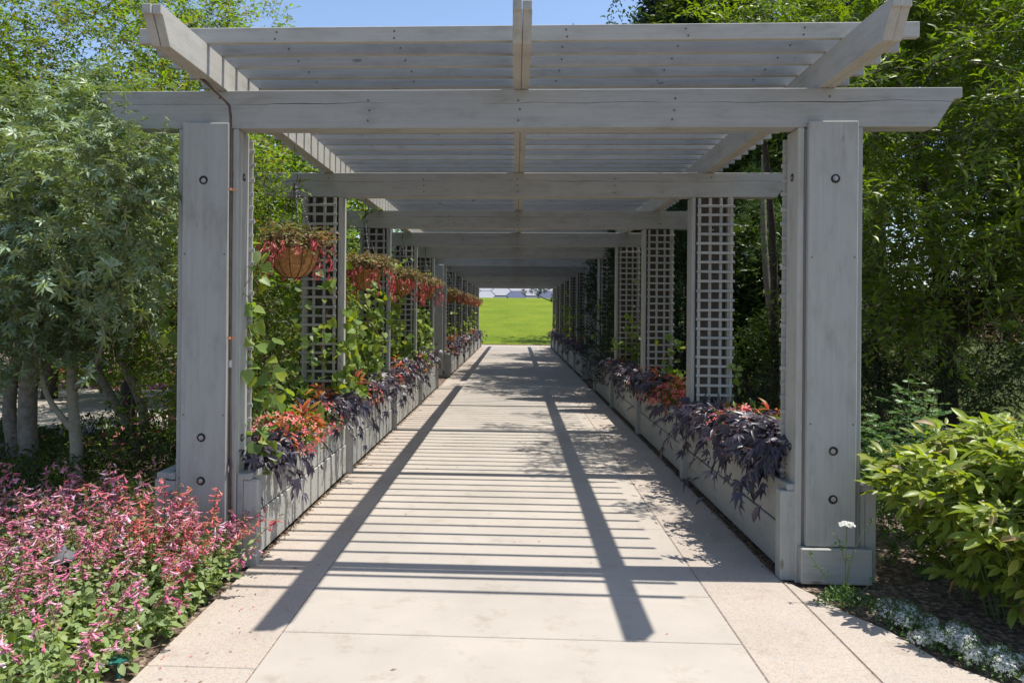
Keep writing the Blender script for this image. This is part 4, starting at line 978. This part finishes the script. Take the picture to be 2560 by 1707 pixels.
conifer('light_conifer', 'lighter green conifer tip in front of the blue spruce', 3.9, 17.2, 9.3, 1.0, L_CONIF, 1800, .18, 1.0)
conifer('dark_spruce', 'dark spruce behind the farther pergola on the right', 5.2, 26, 11, 2.6, L_CONIF, 4200, .30, .8)
conifer('dark_pine', 'dark pine crown behind the narrow leaved tree', 8.2, 17.5, 12, 3.2, L_SPRUCE, 4200, .32, 1.5)
bgR = [(4.0, 19.3, 11, 2.3, L_DARK, 'dense dark tree shading the start of the farther pergola'), (3.9, 16.2, 9.6, 2.3, L_DARK, 'tall tree shading the walk at the gap between the pergolas'), (4.3, 22.4, 11, 2.5, L_DARK, 'tree shading the middle of the farther pergola'), (4.7, 28.3, 9.0, 2.4, L_MID, 'tree shading the end of the farther pergola'), (16, 26, 9, 5, L_DARK, 'very large dark tree at the back of the bank'), (4.3, 12.6, 3.0, 1.0, L_DARK, 'small dark tree behind the round bush'),(5.6, 14.6, 6.5, 1.6, L_DARK, 'dark leafy tree on the bank behind the twiggy bush'), (13.2, 17.0, 7, 3.0, L_MID, 'broad green tree on the right bank'), (9.8, 21, 8.5, 3.6, L_DARK, 'large dark tree far back on the right bank'), (5.4, 31.5, 7, 2.5, L_DARK, 'dark tree beside the far right end of the farther pergola'), (16.5, 20, 8, 3.5, L_MID, 'green tree at the far right edge')]
for (x, y, h, r, mt, lab) in bgR:
    zb_ = float(gz(x, y))
    tree('bank_tree', lab, 'tree', (x, y, zb_), [([(x, y, zb_-.1), (x+.1, y, zb_+h*.4), (x, y+.1, zb_+h*.8)], .13, .05)], BARKD,
         [([((x, y, zb_+h*.66), (r, r*.9, h*.34)), ((x+r*.4, y-r*.3, zb_+h*.48), (r*.7, r*.6, h*.2)), ((x-r*.5, y-r*.2, zb_+h*.5), (r*.7, r*.7, h*.2))], 2100, .42, 8, .12, TS, mt, .3, False)], 'trees on the right bank')
# far pine with a drooping bough at the end of the walk
fp = empty('far_pine', (3.6, 38.5, 0), 'dark long needled pine whose bough hangs over the lawn at the end of the walk', 'pine tree')
branches('trunk', fp, [([(3.6, 38.5, 0), (3.4, 38.4, 3), (3.5, 38.4, 8)], .16, .05), ([(3.4, 38.4, 2.15), (2.6, 38.2, 2.15), (1.7, 38.0, 2.25), (.9, 38.0, 2.6)], .06, .015), ([(3.4, 38.4, 2.9), (2.5, 38.2, 3.2), (1.2, 38.1, 3.3), (.3, 38, 3.0)], .05, .015)], BARKD)
cl = Cloud(); P, O = in_blobs(260, [((2.3, 38.1, 2.35), (.9, .4, .30)), ((1.0, 38.0, 2.75), (.8, .4, .28)), ((2.0, 38.1, 3.0), (1.4, .5, .3)), ((3.2, 38.3, 1.9), (.35, .4, .9))], .1); needles(cl, P, O, .17, 26, L_CONIF, T_needle(.07))
P, O = in_blobs(240, [((3.8, 38.6, 5), (2.4, 2, 2.4))], .3); needles(cl, P, O, .3, 24, L_CONIF, T_needle(.08)); emit(cl, 'crown', fp)

# ------------------------------------------------------------------ building beyond the lawn: sloping roof of hexagonal panels
bd_ = empty('faceted_building', (0, 74, 2.8), 'low building with a sloping pale roof of hexagonal panels beyond the lawn', 'building')
rise = .62
def on_roof(u, v): return Vector((u, 74+v, 3.1+v*rise))
bm = bmesh.new()
c = [(-9, -.5), (16, -.5), (9, 9), (-1, 9)]
a = [bm.verts.new(on_roof(u, v)-Vector((0, 0, .12))-bd_.location) for u, v in c]; b = [bm.verts.new(Vector((u, 74+v+.2, 2.5))-bd_.location) for u, v in [(-9, -.5), (16, -.5), (9, 14), (-1, 14)]]
bm.faces.new(a); 
for i in range(4): bm.faces.new((a[i], a[(i+1) % 4], b[(i+1) % 4], b[i]))
put('roof_deck', fin(bm, 'roof_deck'), HEXJ, bd_.location, bd_)
hr = 1.02; pan = 0; MED = {True: HEXD, False: HEXM}; hm_ = {}
for dark in (False, True):
    bm = bmesh.new(); n_ = Vector((0, -rise, 1)).normalized()
    pts = [(hr*.955*math.cos(R(60*i)), hr*.955*math.sin(R(60*i))*.86) for i in range(6)]
    t = [bm.verts.new((p, q, q*rise)) for p, q in pts]; lo = [bm.verts.new(v.co-n_*.06) for v in t]; bm.faces.new(t)
    for i in range(6): bm.faces.new((t[i], lo[i], lo[(i+1) % 6], t[(i+1) % 6]))
    if dark:
        for g_ in range(-3, 4):
            r = bmesh.ops.create_cube(bm, size=1)
            hh = .75-abs(g_)*.14
            for v in r['verts']: y_ = v.co.y*hh*1.5; v.co = Vector((g_*.22+v.co.x*.02, y_, y_*rise+.01+v.co.z*.02))
    me = fin(bm, 'hex_panel'); me.materials.append(MED[dark]); hm_[dark] = me
for i in range(-6, 10):
    for j in range(0, 5):
        u = i*hr*1.5; v = .35+j*hr*1.49 + (hr*.745 if i % 2 else 0)
        put('hex_panel', hm_[(i, j) in ((0, 0), (-1, 1), (2, 0), (4, 1), (-4, 1))], None, on_roof(u, v), bd_)
board('edge_trim', -9.2, 16.2, 73.2, 73.45, 2.55, 2.78, CREAM, bd_)
# stone wall strip at the far left of the lawn top

# ------------------------------------------------------------------ flower bed on the left
def spikes(name, label, cat, n, region, petal, hgt, lean=.12, seed=1):
    root = empty(name, (region[0], region[2], 0), label, cat); root['kind'] = 'stuff'; cl = Cloud()
    x = rng.uniform(region[0], region[1], n); y = rng.uniform(region[2], region[3], n)
    keep = (x < -1.70) & (x > -.78*y-.55); x, y = x[keep], y[keep]; n = len(x)
    edge = np.clip((-1.70-x)/.35, .25, 1); H = (hgt*(.62+.55*rng.random(n)))*(.55+.45*edge)
    B = np.stack([x, y, np.zeros(n)], 1); ln = rng.normal(size=(n, 2))*lean; ln[:, 0] += .10*(1-edge)
    m = 14; t = np.linspace(0, 1, m); Q = B[:, None, :] + np.stack([ln[:, :1]*t**1.5, ln[:, 1:]*t**1.5, H[:, None]*t[None, :]], -1)
    cl.sticks(Q[:, :-1].reshape(-1, 3), Q[:, 1:].reshape(-1, 3), .0022, STEM_G)
    # leaves on the lower two thirds
    for j in range(1, 10):
        for s in (0, 3.1416):
            a = rng.random(n)*.8+j*1.57+s+x*9
            D = np.stack([np.cos(a), np.sin(a), rng.uniform(-.35, .45, n)], 1)
            cl.add(T_leaf(.52, .12, .3), Q[:, j], D, np.array([0, -.15, 1])+rng.normal(size=D.shape)*.3, (.072-.0042*j)*(.7+.6*rng.random(n)), L_BEDG)
    # whorls of calyces and florets
    for j in range(8, m):
        k = 6; P = np.repeat(Q[:, j], k, 0)+rng.normal(size=(n*k, 3))*.007; a = rng.random(n*k)*6.283
        D = np.stack([np.cos(a), np.sin(a), rng.uniform(-.3, .6, n*k)], 1)
        cl.add(T_small(.42, .25), P, D, rng.normal(size=D.shape), .014+.010*rng.random(n*k), P_CALYX)
        f = rng.random(n*k) < (.5 if j > 9 else .16); D2 = D.copy(); D2[:, 2] -= .45
        cl.add(TT, P[f], D2[f], np.array([0, 0, 1.]), .030+.020*rng.random(f.sum()), petal)
    emit(cl, 'flowers', root)
spikes('penstemon_bed', 'mass of pink and lilac tubular flowers on leafy stems at the lower left', 'flower bed', 330, (-3.9, -1.68, 2.7, 4.75), P_MAG, .56)
spikes('red_salvia_patch', 'coral red flower spikes beside the foot of the copper piped post', 'flower bed', 40, (-2.2, -1.66, 3.8, 4.55), P_RED, .58)
for k_, (xa, xb, ya_, yb) in enumerate([(-3.4, -1.72, 2.8, 4.7)]):
    root = empty('bed_foliage', (-2.4, 3.6, 0), 'low grey green salvia leaves filling the flower bed down to the paving edge', 'flower bed'); root['kind'] = 'stuff'; cl = Cloud(); n = 5200
    x = rng.uniform(xa, xb, n); y = rng.uniform(ya_, yb, n); P = np.stack([x, y, .03+.19*rng.random(n)*np.clip((-1.66-x)/.15, .3, 1)], 1)
    cl.add(T_leaf(.55, .12, .3), P, rng.normal(size=(n, 3))*.8+np.array([.15, -.15, .3]), np.array([0, -.15, 1])+rng.normal(size=(n, 3))*.35, .03+.035*rng.random(n), L_BEDG); emit(cl, 'foliage', root)
# reddish ornamental grass rising out of the bed
og = empty('ornamental_grass', (-2.7, 4.9, 0), 'arching tan and purple grass blades behind the pink flowers', 'grass'); og['kind'] = 'stuff'
cl = Cloud(); n = 200; c = np.array([(-2.3, 4.6), (-2.9, 4.9), (-3.4, 4.8), (-2.6, 4.3), (-3.2, 5.3)])[rng.integers(0, 5, n)]
P = np.stack([c[:, 0]+rng.normal(size=n)*.05, c[:, 1]+rng.normal(size=n)*.05, np.zeros(n)], 1); a = rng.random(n)*6.283
D = np.stack([np.cos(a)*.8, np.sin(a)*.8, np.ones(n)], 1)
cl.add(T_blade(.011, .62), P, D, np.stack([-np.cos(a), -np.sin(a), .4*np.ones(n)], 1), .55+.45*rng.random(n), STRAW); emit(cl, 'blades', og)
# low dark plants under the left trees, and behind the bed
def cover(name, label, cat, n, region, size, mat, tm=TS, h=.25, zf=None, lump=3.0):
    root = empty(name, (region[0], region[2], 0), label, cat); root['kind'] = 'stuff'; cl = Cloud()
    x = rng.uniform(region[0], region[1], n); y = rng.uniform(region[2], region[3], n)
    hh = h*(.35+.65*(.5+.5*np.sin(x*lump+1)*np.sin(y*lump*1.3+x)))*rng.random(n)**.5
    P = np.stack([x, y, gz(x, y)+hh], 1); cl.add(tm, P, rng.normal(size=(n, 3))*.8+np.array([0, 0, .25]), np.array([0, 0, 1.])+rng.normal(size=(n, 3))*.45, size*(.6+.8*rng.random(n)), mat)
    emit(cl, 'foliage', root)
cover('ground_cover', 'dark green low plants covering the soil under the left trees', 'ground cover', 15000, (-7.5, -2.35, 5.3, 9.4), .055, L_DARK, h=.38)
cover('ground_cover', 'mid green low plants between the flower bed and the left trees', 'ground cover', 6000, (-5.2, -2.4, 4.5, 6.6), .05, L_MID, T_small(.25), h=.32)
cover('ground_cover', 'green undergrowth outside the left planter boxes', 'ground cover', 12000, (-4.6, -2.32, 7.0, 34), .08, L_MID, h=.7)
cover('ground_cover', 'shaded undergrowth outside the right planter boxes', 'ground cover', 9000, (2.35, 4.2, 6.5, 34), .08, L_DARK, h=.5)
cover('ground_cover', 'grey green creeping plants on the shaded slope at right', 'ground cover', 16000, (3.0, 8.5, 5.6, 11.5), .04, L_MID, h=.14)
# tufts of grass on the bank and the lawn edge
def grass(name, label, n, region, size, mat, rad=.02, rows=None):
    root = empty(name, (region[0], region[2], 0), label, 'grass'); root['kind'] = 'stuff'; cl = Cloud()
    x = rng.uniform(region[0], region[1], n); y = rng.uniform(region[2], region[3], n); P = np.stack([x, y, gz(x, y)], 1)
    a = rng.random(n)*6.283; cl.add(T_blade(.05, .4), P, np.stack([np.cos(a)*.5, np.sin(a)*.5, np.ones(n)], 1), np.stack([-np.cos(a), -np.sin(a), .3*np.ones(n)], 1), size*(.6+.8*rng.random(n)), mat); emit(cl, 'blades', root)
grass('bank_grass', 'short rough grass on the right bank', 26000, (3.8, 12, 9.0, 17), .06, BANKG)
grass('dry_grass', 'tall dry straw coloured grass high on the right bank', 1500, (8.2, 10.6, 13.5, 16.0), .5, STRAW)
grass('lawn_edge_grass', 'bright grass blades along the near edge of the far lawn', 9000, (-4, 4, 37.1, 40), .06, GRASSB)

cover('plaza_flower_bed', 'red and purple flowers beyond the pale plaza at the far left', 'flower bed', 500, (-14, -6.2, 14.5, 15.6), .08, P_RED, TF, .5)
cover('plaza_flower_foliage', 'green leaves of the flower bed beyond the pale plaza', 'flower bed', 5000, (-14, -6.2, 14.5, 15.8), .11, L_MID, TS, .48)
cover('purple_edging_flowers', 'purple low flowers edging the plaza', 'flower bed', 350, (-12, -6.2, 14.35, 14.6), .06, P_PURPLE, TF, .15)
cover('pink_far_flowers', 'pink flowers scattered between the shrubs behind the left trellises', 'flowers', 500, (-4.4, -2.4, 6.5, 12), .035, P_PINK, TF, .9)

# ------------------------------------------------------------------ peony on the right
pe = empty('peony_bush', (2.98, 4.25, 0), 'large bushy plant with long glossy green leaves at the lower right', 'bush')
cl = Cloud(); ns = 170; P = []; D = []; N = []; Sz = []
for s in range(ns):
    a = rnd.uniform(0, 6.283); rr = rnd.random()**.55; b = np.array([3.0+.55*rr*math.cos(a), 4.18+.45*rr*math.sin(a), 0]); H = rnd.uniform(.72, 1.02)*(1-.36*rr**2.5)
    tip = b + np.array([.42*rr*math.cos(a), .36*rr*math.sin(a), H])
    t = np.linspace(0, 1, 8)[:, None]; q = b+(tip-b)*t; q[:, 2] = H*np.sin(t[:, 0]*math.pi/2*.98)**.9
    cl.sticks(q[:-1], q[1:], .0045, STEM_G)
    for j in range(1, 8):
        for side in range(2 if j < 3 else 3 if j < 7 else 5):
            th = a + rnd.uniform(-2.2, 2.2) + side*2.0; pet = q[j] + np.array([math.cos(th), math.sin(th), .35])*rnd.uniform(.05, .11)
            cl.sticks(q[j], pet, .0025, STEM_G)
            for lf in (-.75, 0, .75):
                P.append(pet); el = rnd.uniform(-.8, .5) + (.6 if j == 7 else 0); D.append((math.cos(th+lf), math.sin(th+lf), el)); N.append((rnd.uniform(-.6, .6), rnd.uniform(-.9, .3), 1)); Sz.append(rnd.uniform(.075, .13)*(.8 if lf else 1.1))
P = np.array(P); D = np.array(D); N = np.array(N); Sz = np.array(Sz); k = rng.random(len(P)) < .025
TPL = T_leaf(.34, .16, .22)
emit_leaves(pe, P[~k], D[~k], N[~k], Sz[~k], TPL, L_PEONY, 300, 'leaf', cl); cl.add(T_leaf(.38, .3, .5), P[k], D[k], N[k], Sz[k], L_DRYLEAF)
emit(cl, 'foliage', pe)
# rose
ro = empty('rose_bush', (2.8, 5.6, 0), 'airy rose bush with small paired leaflets behind the right post', 'bush'); cl = Cloud()
for s in range(34):
    a = rnd.uniform(0, 6.283); H = rnd.uniform(.5, 1.12); b = Vector((2.8+.1*math.cos(a), 5.6+.1*math.sin(a), 0)); e = b+Vector((.45*rnd.random()*math.cos(a), .4*rnd.random()*math.sin(a), H))
    pts = np.array([tuple(v) for v in smooth_path([b, (b+e)/2+Vector((.03, .02, .06)), e], 6)]); cl.sticks(pts[:-1], pts[1:], .003, STEM_G)
    for p in pts[3:]:
        for _ in range(2):
            th = rnd.uniform(0, 6.283); d = np.array([math.cos(th), math.sin(th), rnd.uniform(0, .5)]); ln = .085; q = p+d*ln; cl.sticks(p, q, .0013, STEM_G)
            sd_ = np.cross(d, [0, 0, 1]); pp_ = np.array([p+d*ln*.5, p+d*ln*.5, p+d*ln*.85, p+d*ln*.85, q]); dd = np.array([sd_+d*.4, -sd_+d*.4, sd_+d*.4, -sd_+d*.4, d])
            cl.add(T_leaf(.55, .1, .12), pp_, dd, np.array([0, -.5, 1.])+rng.normal(size=(5, 3))*.45, .038+.008*rng.random(5), L_ROSE)
emit(cl, 'foliage', ro)
# low weedy plants between post and peony
tree('leafy_perennial', 'light green leafy perennial between the rose and the peony', 'plant', (2.75, 5.0, 0), None, None, [([((2.7, 5.0, .35), (.45, .35, .38))], 420, .16, 6, .05, TS, L_ROSE, .2, True)])
# wild carrot
wc = empty('wild_carrot', (1.84, 4.24, 0), 'wild carrot with one white lacy flower head in front of the right post', 'wildflower')
bm = bmesh.new()
stems = [[(0, 0, 0), (.0, 0, .2), (.005, 0, .43)], [(0, 0, .05), (.04, 0, .28), (.14, .02, .46)], [(0, 0, .02), (-.10, 0, .13), (-.19, .01, .27)], [(0, 0, .02), (.12, .0, .10), (.185, .02, .255)], [(0, 0, .1), (.01, -.01, .2), (.012, -.01, .255)], [(0, 0, .22), (-.03, 0, .33), (-.05, 0, .38)]]
for q in stems: tube(bm, smooth_path([Vector(p) for p in q], 5), .0022, 5)
put('stem', fin(bm, 'stem'), STEM_G, wc.location, wc)
cl = Cloud(); n = 260; a = rng.random(n)*6.283; r_ = .043*np.sqrt(rng.random(n)); B = np.array([1.845, 4.24, .43])
P = np.stack([B[0]+r_*np.cos(a), B[1]+r_*np.sin(a), B[2]+.022-.25*r_+.006*np.sin(a*5)], 1); cl.add(TF, P, np.array([1., 0, 0])+rng.normal(size=P.shape)*.5, np.array([0, -.3, 1])+rng.normal(size=P.shape)*.2, .010, P_WHITE)
cl.sticks(np.tile(B, (40, 1)), P[:40], .0008, STEM_G); emit(cl, 'flower_head', wc)
cl = Cloud()
for tx, tz in ((.14, .46), (-.19, .27), (.185, .255), (.012, .255)):
    B = np.array([1.84+tx, 4.24, tz]); cl.sticks(np.tile(B, (26, 1)), B+nrm(rng.normal(size=(26, 3))+np.array([0, 0, .8]))*.024, .0012, STEM_G)
n = 420; a = rng.random(n)*6.283; r_ = .17*rng.random(n); P = np.stack([1.84+r_*np.cos(a), 4.24+r_*np.sin(a)*.7, .01+.11*rng.random(n)*(1-r_/.2)], 1)
cl.add(TQ, P, rng.normal(size=P.shape)+np.array([0, 0, .4]), np.array([0, 0, 1])+rng.normal(size=P.shape)*.4, .026, L_ROSE)
for bz, bx in ((.33, -.03), (.36, -.045), (.30, -.02), (.2, -.15), (.17, -.12), (.13, .14)):
    B = np.array([1.84+bx, 4.24, bz]); cl.add(TQ, B+rng.normal(size=(9, 3))*.014, rng.normal(size=(9, 3)), np.array([0, -.5, 1]), .020, L_ROSE)
emit(cl, 'foliage', wc)
# white alyssum mounds along the edge of the paving
for i, (x, y, r_, lab) in enumerate([(2.02, 3.98, .10, 'small sparse white alyssum at the paving edge, farthest of the row'), (2.10, 3.74, .13, 'white alyssum cushion beside the paving below the peony'), (2.24, 3.52, .16, 'large white alyssum cushion near the right picture edge'), (2.46, 3.36, .18, 'white alyssum cushion cut by the right picture edge')]):
    al = empty('alyssum', (x, y, 0), lab, 'flowers', 'white alyssum mounds at the paving edge'); cl = Cloud()
    for k in range(16):
        ox, oy = rng.normal(size=2)*r_*.55; rr = rnd.uniform(.025, .055); n = 95 if i else 40
        d = rng.normal(size=(n, 3)); d[:, 2] = np.abs(d[:, 2])*1.2; d = nrm(d); c = np.array([x+ox, y+oy, .02+rnd.uniform(0, .035)]); P = c+d*rr*(.8+.4*rng.random(n))[:, None]
        cl.add(TF, P, nrm(np.cross(d, rng.normal(size=d.shape))), d+rng.normal(size=d.shape)*.4, .010+.006*rng.random(n), P_WHITE)
        m = 46; d = nrm(rng.normal(size=(m, 3))+np.array([0, 0, .3])); cl.add(TS, c+d*rr*1.05*np.array([1.3, 1.3, .9]), d+rng.normal(size=d.shape)*.6, np.array([0, 0, 1])+d, .022, L_ROSE)
    emit(cl, 'flowers', al)

# ------------------------------------------------------------------ small things
lp = empty('path_light', (-2.30, 3.72, 0), 'small grey domed path light standing among the pink flowers', 'garden light')
bm = bmesh.new(); prof = [(.0, .392), (.012, .39), (.014, .372), (.035, .362), (.058, .34), (.064, .322), (.06, .32), (.02, .335)]
rg = [[bm.verts.new((r*math.cos(2*math.pi*i/20), r*math.sin(2*math.pi*i/20), z)) for i in range(20)] for r, z in [(max(r, .001), z) for r, z in prof]]
for a, b in zip(rg[:-1], rg[1:]):
    for i in range(20): f = bm.faces.new((a[i], a[(i+1) % 20], b[(i+1) % 20], b[i])); f.smooth = True
put('lamp_cap', fin(bm, 'lamp_cap'), LAMPM, lp.location, lp)
bm = bmesh.new(); add_cyl(bm, (0, 0, -.05), (0, 0, .27), .012); add_cyl(bm, (0, 0, .24), (0, 0, .33), .026, .03, 14); put('stake', fin(bm, 'stake'), BLACK, lp.location, lp)
tv = empty('teal_valve', (-1.735, 3.22, 0), 'teal plastic irrigation cap on a short stalk at the bed edge', 'irrigation cap')
bm = bmesh.new(); add_cyl(bm, (0, 0, -.03), (0, 0, .055), .014, .012, 12); put('stalk', fin(bm, 'stalk'), TEAL, tv.location, tv)
bm = bmesh.new(); add_cyl(bm, (0, 0, .055), (0, 0, .062), .034, .036, 16)
for i in range(6): add_cyl(bm, (.03*math.cos(i*1.047), .03*math.sin(i*1.047), .0585), (.046*math.cos(i*1.047), .046*math.sin(i*1.047), .0585), .008, .006, 8)
put('cap', fin(bm, 'cap'), TEAL, tv.location, tv)
for (x, y, lab) in ((4.95, 8.8, 'black plant label on a stake, the nearer of two on the shaded slope'), (5.15, 10.5, 'black plant label on a stake, the farther of two on the shaded slope')):
    z = float(gz(x, y)); t = empty('plant_label', (x, y, z), lab, 'plant label', 'black plant labels')
    bm = bmesh.new(); add_cyl(bm, (0, .012, -.05), (0, .012, .30), .006); put('stake', fin(bm, 'stake'), BLACK, (x, y, z), t)
    board('plaque', x-.08, x+.08, y-.003, y+.003, z+.27, z+.37, LABELM, t, .001, (-.35, 0, 0))
    for k in range(3): board('text_line', x-.06+.006*k, x+.05-.012*k, y-.004, y-.002, z+.30+.02*k, z+.305+.02*k, LABELT, t, 0, (-.35, 0, 0)).location.y -= .006-.0075*(k-1)
# fallen petals and dry bits on the paving
pt = empty('fallen_petals', (-1.3, 3.8, 0), 'scattered fallen pink petals on the left paving strip', 'petals'); pt['kind'] = 'stuff'
cl = Cloud(); n = 80; x = np.concatenate([rng.normal(-1.45, .12, 46), rng.uniform(-1.1, 1.0, 34)]); y = np.concatenate([3.1+1.6*rng.random(46)**1.4, rng.uniform(3.2, 12, 34)])
a = rng.random(n)*6.283; k = np.arange(n) % 5 < 3; P = np.stack([x, y, np.full(n, .004)], 1); D = np.stack([np.cos(a), np.sin(a), np.zeros(n)], 1)
cl.add(TQ, P[k], D[k], np.array([0, 0, 1.]), .007+.014*rng.random(k.sum()), P_FUCH); cl.add(T_quad(.2), P[~k], D[~k], np.array([0, 0, 1.]), .02+.02*rng.random((~k).sum()), STRAW); emit(cl, 'petals', pt)
lt = empty('leaf_litter', (1.64, 8, 0), 'brown leaf litter gathered along the foot of both planter boxes', 'leaf litter'); lt['kind'] = 'stuff'
cl = Cloud(); n = 5200; sd_ = np.where(rng.random(n) < .6, 1, -1); y = 4.7+rng.random(n)**1.5*26
x = sd_*(1.655-np.abs(rng.normal(size=n))*np.where(sd_ > 0, .03, .018)); a = rng.random(n)*6.283
P = np.stack([x, y, .003+.006*rng.random(n)], 1); cl.add(TQ, P, np.stack([np.cos(a), np.sin(a), rng.normal(size=n)*.2], 1), np.array([0, 0, 1])+rng.normal(size=(n, 3))*.3, .012+.02*rng.random(n), leafmat('litter', [(.10, .06, .035), (.18, .12, .07), (.05, .03, .02), (.28, .2, .12)], .1, .8))
emit(cl, 'litter', lt)
# dark board fence behind the round bush
fe = empty('board_fence', (5.2, 13.4, 0), 'dark board fence deep in the shade behind the slim pine', 'fence')
for k in range(16):
    x = 3.9+k*.15; z = float(gz(x, 13.4)); board('board', x, x+.14, 13.39, 13.415, z-.1, z+1.75, FENCEM, fe)
print('TRIS', NTRI)
